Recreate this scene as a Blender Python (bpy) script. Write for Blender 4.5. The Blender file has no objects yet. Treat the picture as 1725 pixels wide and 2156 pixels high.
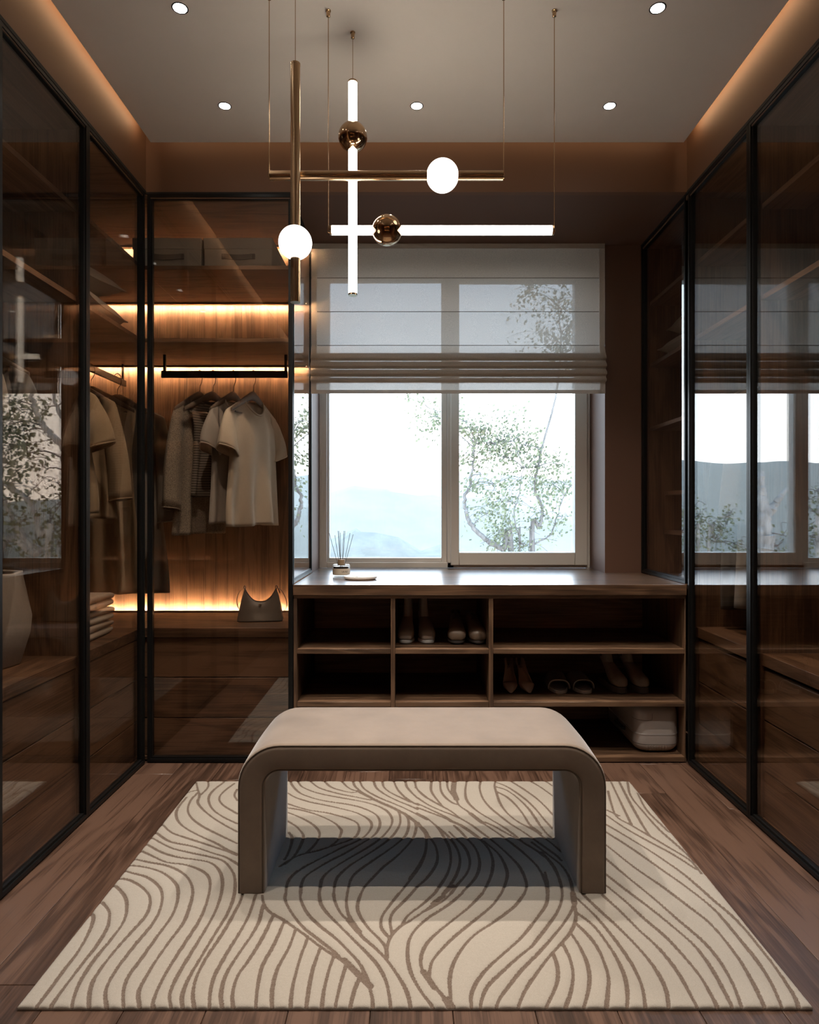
import bpy, bmesh, math, random
import numpy as np
from mathutils import Vector, Matrix, Euler

# ------------------------------------------------------------------ camera, world, exposure
C = bpy.context.scene.collection
SC = bpy.context.scene
F = 1400.0; CX = 864.0; CY = 1078.0          # focal length and vanishing point in pixels of the 1725 x 2156 frame
HC = 1.127                                    # camera height
cam = bpy.data.cameras.new('camera'); camo = bpy.data.objects.new('camera', cam); C.objects.link(camo)
cam.sensor_fit = 'HORIZONTAL'; cam.sensor_width = 36.0; cam.lens = 36.0 * F / 1725.0
cam.shift_x = -(CX - 862.5) / 1725.0
cam.clip_start = 0.02; cam.clip_end = 3000
camo.location = (0, 0, HC); camo.rotation_euler = (math.radians(90), 0, 0)
SC.camera = camo

SC.view_settings.view_transform = 'Standard'; SC.view_settings.look = 'None'
SC.view_settings.exposure = 0.36; SC.view_settings.gamma = 1.0; SC.view_settings.use_curve_mapping = False
SC.cycles.max_bounces = 10; SC.cycles.diffuse_bounces = 5; SC.cycles.glossy_bounces = 6
SC.cycles.transparent_max_bounces = 40; SC.cycles.transmission_bounces = 8; SC.cycles.volume_bounces = 1
SC.cycles.caustics_reflective = False; SC.cycles.caustics_refractive = False
SC.cycles.sample_clamp_indirect = 4.0

SKY = 5.6
world = bpy.data.worlds.new('overcast_sky'); SC.world = world; world.use_nodes = True
wn = world.node_tree.nodes; wl = world.node_tree.links; wn.clear()
wo = wn.new('ShaderNodeOutputWorld'); wb = wn.new('ShaderNodeBackground'); wl.new(wb.outputs[0], wo.inputs[0])
wtc = wn.new('ShaderNodeTexCoord'); wsep = wn.new('ShaderNodeSeparateXYZ'); wl.new(wtc.outputs['Generated'], wsep.inputs[0])
wr = wn.new('ShaderNodeValToRGB'); wl.new(wsep.outputs[2], wr.inputs[0])
wr.color_ramp.elements[0].position = 0.0; wr.color_ramp.elements[0].color = (0.96, 0.98, 1.0, 1)
wr.color_ramp.elements[1].position = 0.55; wr.color_ramp.elements[1].color = (0.44, 0.70, 1.0, 1)
wre = wr.color_ramp.elements.new(.14); wre.color = (0.88, 0.94, 1.0, 1)
wl.new(wr.outputs[0], wb.inputs[0]); wb.inputs[1].default_value = SKY

SPOT_W = 74.0; TUBE_E = 14.5; GLOBE_E = 2.6; COVE_E = 15.5; LED_E = 350.0
WARM = (1.0, 0.80, 0.58); LEDC = (1.0, 0.69, 0.41); COVEC = (1.0, 0.71, 0.42)

# ------------------------------------------------------------------ key planes of the room (metres)
S = 0.00213                                   # metres per pixel at the front plane of the back units
Y0 = S * F                                    # front plane of the back units
XL, XR = -1.186, 1.242                        # planes of the side doors
YB, YF = 3.578, 3.871                         # window wall, window frame
ZT, ZC = 2.56, 2.735                          # top of the wardrobes, ceiling
YN = -1.35                                    # wall behind the camera
NX0, NX1 = -0.531, 1.048                      # window opening
WT = 0.801                                    # worktop height
def PX(u, Y): return (u - CX) * Y / F
def PZ(v, Y): return HC - (v - CY) * Y / F

# ------------------------------------------------------------------ mesh helpers
class MB:
    def __init__(self): self.v = []; self.f = []
    def add(self, vs, fs):
        n = len(self.v); self.v += [tuple(p) for p in vs]; self.f += [tuple(n + i for i in f) for f in fs]; return self
    def box(self, x0, x1, y0, y1, z0, z1):
        return self.add([(x0,y0,z0),(x1,y0,z0),(x1,y1,z0),(x0,y1,z0),(x0,y0,z1),(x1,y0,z1),(x1,y1,z1),(x0,y1,z1)],
                        [(0,3,2,1),(4,5,6,7),(0,1,5,4),(1,2,6,5),(2,3,7,6),(3,0,4,7)])
    def prism(self, pts, z0, z1):                # outline in x,y (counter-clockwise)
        n = len(pts)
        vs = [(p[0],p[1],z0) for p in pts] + [(p[0],p[1],z1) for p in pts]
        return self.add(vs, [tuple(range(n-1,-1,-1)), tuple(range(n,2*n))] + [(i,(i+1)%n,n+(i+1)%n,n+i) for i in range(n)])
    def rings(self, rs, cap0=True, cap1=True, closed=True):   # loft
        n = len(rs[0]); vs = [p for r in rs for p in r]; fs = []
        for k in range(len(rs)-1):
            for i in range(n if closed else n-1):
                j = (i+1) % n; fs.append((k*n+i, k*n+j, (k+1)*n+j, (k+1)*n+i))
        if cap0: fs.append(tuple(range(n-1,-1,-1)))
        if cap1: fs.append(tuple((len(rs)-1)*n+i for i in range(n)))
        return self.add(vs, fs)
    def lathe(self, prof, c=(0,0,0), n=32, cap0=True, cap1=True):
        return self.rings([[(c[0]+r*math.cos(2*math.pi*i/n), c[1]+r*math.sin(2*math.pi*i/n), c[2]+z) for i in range(n)] for r, z in prof], cap0, cap1)
    def tube(self, pts, r, n=10, closed=False, cap=True):
        pts = [Vector(p) for p in pts]; m = len(pts); rs = []; up = None
        for k, p in enumerate(pts):
            if closed: t = pts[(k+1)%m] - pts[k-1]
            else: t = pts[min(k+1,m-1)] - pts[max(k-1,0)]
            t.normalize()
            if up is None:
                a = Vector((0,0,1)) if abs(t.z) < .9 else Vector((1,0,0))
                up = (a - t*a.dot(t)).normalized()
            else:
                up = (up - t*up.dot(t)).normalized()
            b = t.cross(up); rr = r[k] if isinstance(r, (list,tuple)) else r
            rs.append([tuple(p + up*rr*math.cos(2*math.pi*i/n) + b*rr*math.sin(2*math.pi*i/n)) for i in range(n)])
        if closed: rs.append(rs[0]); return self.rings(rs, False, False)
        return self.rings(rs, cap, cap)
    def sphere(self, c, r, n=32, m=20, sx=1, sy=1, sz=1):
        rs = []
        for k in range(1, m):
            a = math.pi*k/m
            rs.append([(c[0]+sx*r*math.sin(a)*math.cos(2*math.pi*i/n), c[1]+sy*r*math.sin(a)*math.sin(2*math.pi*i/n), c[2]-sz*r*math.cos(a)) for i in range(n)])
        return self.rings(rs)
    def move(self, M):
        self.v = [tuple(M @ Vector(p)) for p in self.v]; return self

def wloc(o):
    p = Vector((0,0,0))
    while o is not None: p += o.location; o = o.parent
    return p
def obj(name, mb, mat, parent=None, world=True, smooth=False, bevel=0, segs=2, label=None, angle=35):
    """one mesh object; with world=True the vertices are world coordinates and are made local to the parent"""
    me = bpy.data.meshes.new(name)
    off = wloc(parent) if (parent is not None and world) else Vector((0,0,0))
    me.from_pydata([(p[0]-off.x, p[1]-off.y, p[2]-off.z) for p in mb.v], [], mb.f)
    me.update()
    if mat is not None: me.materials.append(mat)
    o = bpy.data.objects.new(name, me); C.objects.link(o); o.parent = parent
    if smooth:
        me.shade_smooth()
        if angle < 180: me.set_sharp_from_angle(angle=math.radians(angle))
    if bevel:
        b = o.modifiers.new('edge', 'BEVEL'); b.width = bevel; b.segments = segs; b.limit_method = 'ANGLE'; b.angle_limit = math.radians(40)
        if not smooth: me.shade_smooth(); me.set_sharp_from_angle(angle=math.radians(35))
        b.harden_normals = False
    if label: o['label'] = label
    return o
def thing(name, label, cat, loc=(0,0,0), rz=0, group=None):
    o = bpy.data.objects.new(name, None); C.objects.link(o); o.location = loc; o.rotation_euler = (0,0,rz)
    o.empty_display_size = .05; o['label'] = label; o['category'] = cat
    if group: o['group'] = group
    return o
def tag(o, label, cat, group=None):
    o['label'] = label; o['category'] = cat
    if group: o['group'] = group
    return o
def origin(o, p):                              # put a top-level mesh's origin at p
    p = Vector(p); o.data.transform(Matrix.Translation(-p)); o.location = p; return o
def struct(name, mb, mat, parent=None, **k):
    o = obj(name, mb, mat, parent, **k); o['kind'] = 'structure'; return o
def dup(root, loc, rz=None, label=None, group=None):
    r = root.copy(); C.objects.link(r); r.location = loc
    if rz is not None: r.rotation_euler = (0,0,rz)
    if label: r['label'] = label
    if group: r['group'] = group
    for ch in list(root.children):
        c = ch.copy(); C.objects.link(c); c.parent = r
        for g in list(ch.children):
            d = g.copy(); C.objects.link(d); d.parent = c
    return r
def catmull(pts, k=6):
    P = [np.array(p, float) for p in pts]; P = [2*P[0]-P[1]] + P + [2*P[-1]-P[-2]]; out = []
    for i in range(1, len(P)-2):
        for j in range(k):
            t = j/k
            out.append(.5*((2*P[i]) + (-P[i-1]+P[i+1])*t + (2*P[i-1]-5*P[i]+4*P[i+1]-P[i+2])*t*t + (-P[i-1]+3*P[i]-3*P[i+1]+P[i+2])*t**3))
    out.append(P[-2]); return [tuple(p) for p in out]
def sstep(a, b, x):
    t = min(1, max(0, (x-a)/(b-a))); return t*t*(3-2*t)

# ------------------------------------------------------------------ materials
def newmat(name):
    m = bpy.data.materials.new(name); m.use_nodes = True; nt = m.node_tree; nt.nodes.clear()
    out = nt.nodes.new('ShaderNodeOutputMaterial'); return m, nt, out
def N(nt, typ, **k):
    n = nt.nodes.new('ShaderNode'+typ)
    for a, b in k.items(): setattr(n, a, b)
    return n
def setin(n, **k):
    for a, b in k.items():
        a = a.replace('_', ' ')
        n.inputs[a].default_value = (*b, 1) if isinstance(b, tuple) and len(b) == 3 and n.inputs[a].type == 'RGBA' else b
def pbr(name, col, rough=.5, metal=0, var=0.0, vscale=20, bump=0, bscale=200, sheen=0, spec=.5, coat=0, coatr=.1, aniso=None, stretch=(1,1,1), trans=0):
    m, nt, out = newmat(name); b = N(nt, 'BsdfPrincipled'); nt.links.new(b.outputs[0], out.inputs[0])
    setin(b, Base_Color=col, Roughness=rough, Metallic=metal, Specular_IOR_Level=spec, Coat_Weight=coat, Coat_Roughness=coatr, Sheen_Weight=sheen)
    if sheen: setin(b, Sheen_Roughness=.4)
    tc = N(nt, 'TexCoord'); mp = N(nt, 'Mapping'); mp.inputs['Scale'].default_value = stretch; nt.links.new(tc.outputs['Object'], mp.inputs[0])
    if var:
        n = N(nt, 'TexNoise'); setin(n, Scale=vscale, Detail=6.0, Roughness=.65); nt.links.new(mp.outputs[0], n.inputs['Vector'])
        r = N(nt, 'ValToRGB'); nt.links.new(n.outputs[0], r.inputs[0])
        r.color_ramp.elements[0].position = .3; r.color_ramp.elements[1].position = .7
        r.color_ramp.elements[0].color = (*[c*(1-var) for c in col], 1); r.color_ramp.elements[1].color = (*[min(1,c*(1+var)) for c in col], 1)
        nt.links.new(r.outputs[0], b.inputs['Base Color'])
    if bump:
        n2 = N(nt, 'TexNoise'); setin(n2, Scale=bscale, Detail=3.0); nt.links.new(mp.outputs[0], n2.inputs['Vector'])
        bp = N(nt, 'Bump'); setin(bp, Strength=bump, Distance=.002); nt.links.new(n2.outputs[0], bp.inputs['Height']); nt.links.new(bp.outputs[0], b.inputs['Normal'])
    return m
def wood(name, axis, dark, mid, light, rough=.45, scale=1.0, rnd=True, coat=0.0):
    """open-grained wood: long fibres along the axis, broad cathedral figure, fine pores"""
    m, nt, out = newmat(name); L = nt.links.new
    b = N(nt, 'BsdfPrincipled'); L(b.outputs[0], out.inputs[0]); setin(b, Roughness=rough, Coat_Weight=coat, Coat_Roughness=.27)
    tc = N(nt, 'TexCoord'); vec = tc.outputs['Object']
    oi = N(nt, 'ObjectInfo')
    mul = N(nt, 'VectorMath', operation='SCALE'); mul.inputs[0].default_value = (7.3, 11.1, 5.7)
    L(oi.outputs['Random'], mul.inputs['Scale'])
    ad = N(nt, 'VectorMath', operation='ADD'); L(vec, ad.inputs[0]); L(mul.outputs[0], ad.inputs[1])
    def mapped(long, cross):
        s = [cross*scale]*3; s['XYZ'.index(axis)] = long*scale
        mp = N(nt, 'Mapping'); mp.inputs['Scale'].default_value = s; L(ad.outputs[0], mp.inputs[0]); return mp.outputs[0]
    n1 = N(nt, 'TexNoise'); setin(n1, Scale=1.0, Detail=3.0, Roughness=.5, Distortion=.6); L(mapped(.9, 5.5), n1.inputs['Vector'])
    rg = N(nt, 'Math', operation='MULTIPLY'); rg.inputs[1].default_value = 42.0; L(n1.outputs[0], rg.inputs[0])
    sn = N(nt, 'Math', operation='SINE'); L(rg.outputs[0], sn.inputs[0])
    n2 = N(nt, 'TexNoise'); setin(n2, Scale=1.0, Detail=5.0, Roughness=.7); L(mapped(3, 160), n2.inputs['Vector'])
    n3 = N(nt, 'TexNoise'); setin(n3, Scale=1.0, Detail=2.0); L(mapped(.7, 4), n3.inputs['Vector'])
    a1 = N(nt, 'Math', operation='MULTIPLY_ADD'); a1.inputs[1].default_value = .10; L(sn.outputs[0], a1.inputs[0]); L(n2.outputs[0], a1.inputs[2])
    a2 = N(nt, 'Math', operation='MULTIPLY_ADD'); a2.inputs[1].default_value = .5; L(n3.outputs[0], a2.inputs[0]); L(a1.outputs[0], a2.inputs[2])
    a3 = N(nt, 'Math', operation='MULTIPLY_ADD'); a3.inputs[1].default_value = (.16 if rnd else 0.0); L(oi.outputs['Random'], a3.inputs[0]); L(a2.outputs[0], a3.inputs[2])
    r = N(nt, 'ValToRGB'); L(a3.outputs[0], r.inputs[0]); e = r.color_ramp.elements
    e[0].position = .56; e[0].color = (*dark, 1); e[1].position = .92; e[1].color = (*light, 1)
    x = e.new(.77); x.color = (*mid, 1)
    L(r.outputs[0], b.inputs['Base Color'])
    bp = N(nt, 'Bump'); setin(bp, Strength=.12, Distance=.001); L(n2.outputs[0], bp.inputs['Height']); L(bp.outputs[0], b.inputs['Normal'])
    return m
def glass(name, tint, ior=1.55, rough=0.0):
    """clear or smoked pane: light passes straight through, tinted, with Fresnel mirror reflection on both faces"""
    m, nt, out = newmat(name); L = nt.links.new
    g = N(nt, 'NewGeometry'); mx = N(nt, 'Mix'); mx.data_type = 'FLOAT'
    mx.inputs[2].default_value = ior; mx.inputs[3].default_value = 1/ior; L(g.outputs['Backfacing'], mx.inputs[0])
    fr = N(nt, 'Fresnel'); L(mx.outputs[0], fr.inputs['IOR'])
    t = N(nt, 'BsdfTransparent'); t.inputs[0].default_value = (*tint, 1)
    gl = N(nt, 'BsdfGlossy'); gl.inputs['Roughness'].default_value = rough; gl.inputs['Color'].default_value = (1,1,1,1)
    ms = N(nt, 'MixShader'); L(fr.outputs[0], ms.inputs[0]); L(t.outputs[0], ms.inputs[1]); L(gl.outputs[0], ms.inputs[2]); L(ms.outputs[0], out.inputs[0])
    return m
def emit(name, col, e):
    m, nt, out = newmat(name); n = N(nt, 'Emission'); n.inputs[0].default_value = (*col, 1); n.inputs[1].default_value = e
    nt.links.new(n.outputs[0], out.inputs[0]); return m

WD, WM, WLt = (.054,.0285,.0160), (.118,.064,.037), (.20,.114,.066)
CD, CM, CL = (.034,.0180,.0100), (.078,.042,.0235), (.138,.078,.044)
wood_x = wood('walnut_along_x', 'X', WD, WM, WLt)
wood_y = wood('walnut_along_y', 'Y', WD, WM, WLt)
wood_z = wood('walnut_upright', 'Z', WD, WM, WLt)
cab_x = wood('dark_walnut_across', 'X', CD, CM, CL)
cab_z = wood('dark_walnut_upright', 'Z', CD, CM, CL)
wood_back = wood('walnut_back_panel', 'Z', (.062,.034,.019), (.13,.073,.042), (.21,.122,.072))
wood_backx = wood('walnut_back_ambient_lift', 'X', (.15,.086,.052), (.25,.15,.092), (.36,.22,.14))  # cabinet walnut lightened to stand in for ambient light in the cubbies
wall_paint = pbr('dark_brown_wall_paint', (.115,.057,.035), .6, var=.03, vscale=3)
wood_top = wood('walnut_worktop', 'X', CD, CM, CL, rough=.30, coat=1.0)
plank_mat = wood('oiled_floor_plank', 'Y', (.027,.0138,.0088), (.060,.0315,.0208), (.106,.059,.040), rough=.36)
black = pbr('black_anodised_metal', (.012,.012,.012), .38, .6)
black_matte = pbr('black_shadow_gap', (.006,.006,.006), .8)
smoked = glass('smoked_glass', (.87,.83,.79), 1.68)
clear = glass('window_glass', (.97,.98,.98), 1.45)
fascia = pbr('terracotta_brown_paint', (.142,.068,.036), .62, var=.03, vscale=3)
plaster = pbr('warm_ceiling_plaster', (.82,.745,.67), .85, var=.02, vscale=4)
outer = pbr('brown_outer_wall', (.17,.085,.05), .8)
frame_mat = pbr('window_frame_paint', (.72,.68,.63), .4)
gold = pbr('polished_brass', (.50,.33,.19), .12, 1.0)
gold_soft = pbr('brushed_brass', (.46,.31,.18), .25, 1.0)
# ------------------------------------------------------------------ the room
random.seed(7)
XO0, XO1 = -1.82, 1.88                        # outer walls behind the wardrobes
YD = 1.395                                    # near end of the wardrobes
floor = struct('floor', MB().box(XO0, XO1, YN, YF+.1, -.06, -.0125), outer)
pw = .186; k = 0; x = XL - .02
while x < XR + .02:
    y = YN - random.uniform(0, .9)
    if k == 11: y = 2.665 - 2*1.6
    while y < YB:
        ln = 1.6 if k == 11 else random.choice([1.2, 1.5, 1.8]); ya, yb = max(y, YN), min(y+ln, Y0+.03)
        if yb - ya > .02:
            struct('plank', MB().box(x+.0006, min(x+pw, XR+.02)-.0006, ya+.0006, yb-.0006, -.0125, 0), plank_mat, floor, bevel=.0012, segs=1)
        y += ln
    x += pw; k += 1
wall = struct('wall_left', MB().box(XO0-.1, XO0, YN, YF, 0, 3.0).box(XO0, XL, YN, YD-.004, 0, 3.0), fascia)
struct('wall_right', MB().box(XO1, XO1+.1, YN, YF, 0, 3.0).box(XR, XO1, YN, YD-.004, 0, 3.0), fascia)
struct('wall_behind', MB().box(XL, XR, YN-.1, YN, 0, 3.0), fascia)
wb_ = MB(); ye = YF + .09
wb_.box(XO0, NX0, YB, ye, 0, 3.0).box(NX1, XO1, YB, ye, 0, 3.0).box(NX0, NX1, YB, ye, 0, .738).box(NX0, NX1, YB, ye, 2.562, 3.0)
struct('wall_back', wb_, wall_paint)
struct('ceiling_slab', MB().box(XO0, XO1, YN, YF, 3.0, 3.06), plaster)
CXa, CXb, CYb = XL+.057, XR-.052, Y0-.09      # edges of the lowered ceiling panel
ceil_o = struct('ceiling', MB().box(CXa, CXb, YN+.06, CYb, ZC, ZC+.09), plaster)
struct('trim_1', MB().box(XL-.03, XL, YD, Y0+.03, 2.566, 3.0), fascia)
struct('trim_2', MB().box(XL, XR, Y0, Y0+.03, 2.562, 3.0), fascia)
struct('trim_3', MB().box(XR, XR+.03, YD, Y0+.03, 2.566, 3.0), fascia)
struct('trim_4', MB().box(-.53, XR+.02, Y0+.03, YB, 2.562, 2.60), wall_paint)
cove_m = emit('cove_led', COVEC, COVE_E); cove_b = emit('cove_led_dim', COVEC, COVE_E*.3)
struct('cove_light_strip', MB().box(CXa-.004, CXa, YN+.1, CYb-.002, ZC+.068, ZC+.082), cove_m, ceil_o)
struct('cove_light_strip', MB().box(CXb, CXb+.004, YN+.1, CYb-.002, ZC+.068, ZC+.082), cove_m, ceil_o)
struct('cove_light_strip', MB().box(CXa+.03, CXb-.03, CYb, CYb+.004, ZC+.068, ZC+.082), cove_b, ceil_o)

# ------------------------------------------------------------------ window_1: fixed pane on the left, opening casement on the right
def rect_frame(mb, x0, x1, z0, z1, wl_, wr_, wb__, wt_, y0, y1):
    return mb.box(x0, x0+wl_, y0, y1, z0, z1).box(x1-wr_, x1, y0, y1, z0, z1).box(x0+wl_, x1-wr_, y0, y1, z0, z0+wb__).box(x0+wl_, x1-wr_, y0, y1, z1-wt_, z1)
gl0, gl1 = PX(693, YF), PX(930, YF); gr0, gr1 = PX(967, YF), PX(1210, YF)
zl, zr = PZ(1175, YF), PZ(1163, YF); ZTW = 2.56; ztop = 2.50
xm = PX(949, YF)
win = struct('window_1', rect_frame(MB(), NX0, NX1, WT, ZTW, .045, .03, .033, .05, YF, YF+.08).box(xm-.02, xm+.02, YF, YF+.08, WT, ZTW), frame_mat, bevel=.003)
sf = rect_frame(MB(), NX0+.045, xm-.02, WT+.033, ZTW-.05, gl0-NX0-.045, xm-.02-gl1, zl-WT-.033, .03, YF+.014, YF+.07)
struct('fixed_light_frame', sf, frame_mat, win, bevel=.003)
sf = rect_frame(MB(), xm+.0, NX1-.018, WT+.016, ZTW-.03, gr0-xm, NX1-.018-gr1, zr-WT-.016, .06, YF-.012, YF+.06)
struct('casement_frame', sf, frame_mat, win, bevel=.004)
struct('pane', MB().box(gl0-.008, gl1+.008, YF+.038, YF+.044, zl-.008, ZTW-.075), clear, win)
struct('pane', MB().box(gr0-.008, gr1+.008, YF+.038, YF+.044, zr-.008, ZTW-.085), clear, win)

# ------------------------------------------------------------------ wardrobes
led_m = emit('warm_led_strip', LEDC, LED_E)
def frame_bars(mp, a0, a1, b0, b1, sw=.021, rw=.022):
    """door frame in its own plane: mp(a, b, depth) -> point; depth 0 is the face"""
    mb = MB()
    def bar(p0, p1, q0, q1, d0, d1):
        vs = [mp(a, b, d) for d in (d0, d1) for (a, b) in ((p0,q0),(p1,q0),(p1,q1),(p0,q1))]
        mb.add(vs, [(0,1,2,3),(7,6,5,4),(0,4,5,1),(1,5,6,2),(2,6,7,3),(3,7,4,0)])
    for w, d0, d1 in ((.013, 0, .03), (sw, .006, .026)):
        r = w if w == .013 else rw
        bar(a0, a0+w, b0, b1, d0, d1); bar(a1-w, a1, b0, b1, d0, d1)
        bar(a0+w, a1-w, b0, b0+r, d0, d1); bar(a0+w, a1-w, b1-r, b1, d0, d1)
    return mb
def fixnorm(o):
    bm = bmesh.new(); bm.from_mesh(o.data); bmesh.ops.recalc_face_normals(bm, faces=bm.faces); bm.to_mesh(o.data); bm.free(); return o
def glass_door(parent, name, mp, a0, a1, b0, b1, label=None, handle=False):
    d = fixnorm(obj(name, frame_bars(mp, a0, a1, b0, b1), black, parent, label=label))
    vs = [mp(a, b, dd) for dd in (.013, .019) for (a, b) in ((a0+.012,b0+.012),(a1-.012,b0+.012),(a1-.012,b1-.012),(a0+.012,b1-.012))]
    fixnorm(obj('glass_pane', MB().add(vs, [(0,1,2,3),(7,6,5,4),(0,4,5,1),(1,5,6,2),(2,6,7,3),(3,7,4,0)]), smoked, d))
    return d
mpL = lambda a, b, d: (XL - d, a, b)
mpR = lambda a, b, d: (XR + d, a, b)
mpB = lambda a, b, d: (a, Y0 + d, b)
ZD0, ZD1 = .006, 2.553
Ya, Yb_ = 2.445, 2.972                        # partition line, far end of the side doors
SH1, SH2, CT0, CT1 = 2.250, 1.918, .556, .598 # shelf tops, counter underside and top
def drawers_side(parent, sgn, y0, y1, xf):
    for z0, z1 in ((.016,.182),(.187,.367),(.372,.550)):
        a, b = (xf-.02, xf) if sgn < 0 else (xf, xf+.02)
        obj('drawer', MB().box(a, b, y0+.0015, y1-.0015, z0, z1), wood_y, parent, bevel=.0012, segs=1)

# left wardrobe beside the room, two smoked doors
t = thing('wardrobe', 'walnut wardrobe with smoked glass doors on the left wall, holding the pale faceted vase', 'wardrobe', (-1.50, 1.92, 0))
obj('back_panel', MB().box(XO0+.002, XO0+.02, YD, Ya, .012, 2.55), wood_z, t)
obj('side_panel', MB().box(XO0+.02, -1.222, Ya, Ya+.018, .012, 2.55), wood_z, t)
obj('side_panel', MB().box(XO0+.02, -1.222, YD, YD+.018, .012, 2.55), wood_z, t)
obj('top_panel', MB().box(XO0+.002, -1.19, YD, Ya+.018, 2.534, 2.552), wood_y, t)
obj('bottom_panel', MB().box(XO0+.02, -1.222, YD+.018, Ya, 0, .014), wood_y, t)
for z in (SH1, SH2): obj('shelf', MB().box(XO0+.02, -1.225, YD+.018, Ya, z-.020, z), wood_y, t, bevel=.001, segs=1)
obj('counter', MB().box(XO0+.02, -1.225, YD+.018, Ya, CT0, CT1), wood_y, t, bevel=.0015)
for ya, yb in ((YD+.018, 1.92), (1.92, Ya)): drawers_side(t, -1, ya, yb, -1.232)
obj('shadow_gap_strip', MB().box(XL-.034, XL+.001, YD, Y0, 2.5535, 2.566), black_matte, t)  # solid black strip stands in for the shaded gap above the doors
glass_door(t, 'door', mpL, 1.9205, Ya-.0005+.003, ZD0, ZD1); glass_door(t, 'door', mpL, YD, 1.9195, ZD0, ZD1)
def rail_y(parent, x, y0, y1):
    r = obj('clothes_rail', MB().box(x-.006, x+.006, y0, y1, 1.785, 1.818), black, parent, bevel=.002)
    for y in (y0+.03, y1-.03): obj('rail_hanger', MB().box(x-.004, x+.004, y-.006, y+.006, 1.818, SH2-.020), black, r)
    return r
rail_y(t, -1.50, YD+.05, Ya-.03)

# corner wardrobe: far part of the left wall and the part beside the window
t = thing('corner_wardrobe', 'walnut corner wardrobe with smoked glass doors and warm light strips, left of the window', 'wardrobe', (-1.0, 3.25, 0))
def led(t, z, s):                             # aluminium profile on the board, lit side towards the back panel
    y = yback-.042; za, zb2 = (z-.0075, z) if s < 0 else (z, z+.0075)
    p = obj('led_profile', MB().box(XO0+.03, bx1-.004, y-.0035, y, za, zb2), wood_x, t)
    obj('led_strip', MB().box(XO0+.03, bx1-.004, y+.0001, y+.0008, za+.0008, zb2-.0008), led_m, p)
bx0, bx1 = XO0+.002, -.546; byf = 3.03; yback = YB-.022
obj('back_panel', MB().box(bx0, -1.10, yback, YB-.002, .012, 2.55), wood_back, t); obj('back_panel', MB().box(-1.099, -.532, yback, YB-.002, .012, 2.55), wood_back, t)
obj('side_panel', MB().box(bx0, XO0+.02, Ya+.019, yback, .012, 2.55), wood_z, t)
obj('top_panel', MB().box(bx0, -1.19, Ya+.019, YB-.022, 2.534, 2.552).box(-1.19, -.532, Y0+.004, YB-.022, 2.534, 2.552), wood_x, t)
obj('bottom_panel', MB().box(XO0+.02, -1.222, Ya+.019, yback, 0, .014).box(-1.222, -.532, 3.03, yback, 0, .014), wood_x, t)
for z in (SH1, SH2):
    obj('shelf', MB().box(XO0+.02, -1.225, Ya+.019, yback, z-.018, z).box(-1.2249, bx1, byf, yback, z-.018, z), wood_x, t, bevel=.001, segs=1)
    led(t, z-.018, -1)
led(t, 2.534, -1); led(t, CT1, 1)
obj('counter', MB().box(XO0+.02, -1.225, Ya+.019, yback, CT0, CT1).box(-1.2249, bx1, byf, yback, CT0, CT1), wood_x, t, bevel=.0015)
drawers_side(t, -1, Ya+.019, 3.04, -1.232)
for z0, z1 in ((.016,.182),(.187,.367),(.372,.550)):
    obj('drawer', MB().box(-1.228, bx1, 3.046, 3.066, z0, z1), wood_x, t, bevel=.0012, segs=1)
obj('shadow_gap_strip', MB().box(XL+.001, -.526, Y0-.001, Y0+.034, 2.5535, 2.5615), black_matte, t)
glass_door(t, 'door', mpL, Ya+.0035, Yb_, ZD0, ZD1)
glass_door(t, 'door', mpB, XL+.006, -.527, ZD0, ZD1)
mpS = lambda a, b, d: (-.528 - d*.5, a, b)
d = glass_door(t, 'end_panel', mpS, Y0+.032, YB-.002, WT+.002, ZD1, label='clear smoked glass end panel above the worktop')
rail_y(t, -1.50, Ya+.06, 3.50)
r = obj('clothes_rail', MB().box(PX(340,3.27), PX(606,3.27), 3.262, 3.278, 1.787, 1.820), black, t, bevel=.002)
for u in (347, 602): obj('rail_hanger', MB().box(PX(u,3.27)-.006, PX(u,3.27)+.006, 3.264, 3.276, 1.820, SH2-.018), black, r)

# right wardrobes
def right_unit(label, y0, y1, doors, shelves):
    t = thing('wardrobe', label, 'wardrobe', (1.55, (y0+y1)/2, 0), group=None)
    obj('back_panel', MB().box(XO1-.02, XO1-.002, y0, y1, .012, 2.55), wood_z, t)
    obj('side_panel', MB().box(1.278, XO1-.02, y1-.018, y1, .012, 2.55), wood_z, t)
    obj('side_panel', MB().box(1.278, XO1-.02, y0, y0+.016, .012, 2.55), wood_z, t)
    obj('top_panel', MB().box(1.246, XO1-.002, y0, y1, 2.534, 2.552), wood_y, t)
    obj('bottom_panel', MB().box(1.278, XO1-.02, y0+.016, y1-.018, 0, .014), wood_y, t)
    for z in shelves: obj('shelf', MB().box(1.282, XO1-.02, y0+.016, y1-.018, z-.020, z), wood_y, t, bevel=.001, segs=1)
    obj('counter', MB().box(1.282, XO1-.02, y0+.016, y1-.018, CT0+.012, CT1+.014), wood_y, t, bevel=.0015)
    for ya, yb in doors:
        drawers_side(t, 1, max(ya, y0+.016), min(yb, y1-.018), 1.289); glass_door(t, 'door', mpR, ya, yb, ZD0, ZD1)
    obj('shadow_gap_strip', MB().box(XR-.001, XR+.034, y0, y1, 2.5535, 2.566), black_matte, t)
    rail_y(t, 1.57, y0+.03, y1-.03)
    return t
right_unit('walnut wardrobe with smoked glass doors on the right wall, nearest the camera', YD, 2.441, ((YD, 1.915), (1.916, 2.4405)), (SH1, SH2))
right_unit('walnut wardrobe with one smoked glass door on the right wall, beside the suitcase', 2.442, 3.003, ((2.4425, 2.974),), (SH1, SH2))
t = thing('wardrobe', 'tall narrow walnut shelf unit behind smoked glass at the right end of the worktop', 'wardrobe', (1.55, 3.28, 0))
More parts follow.
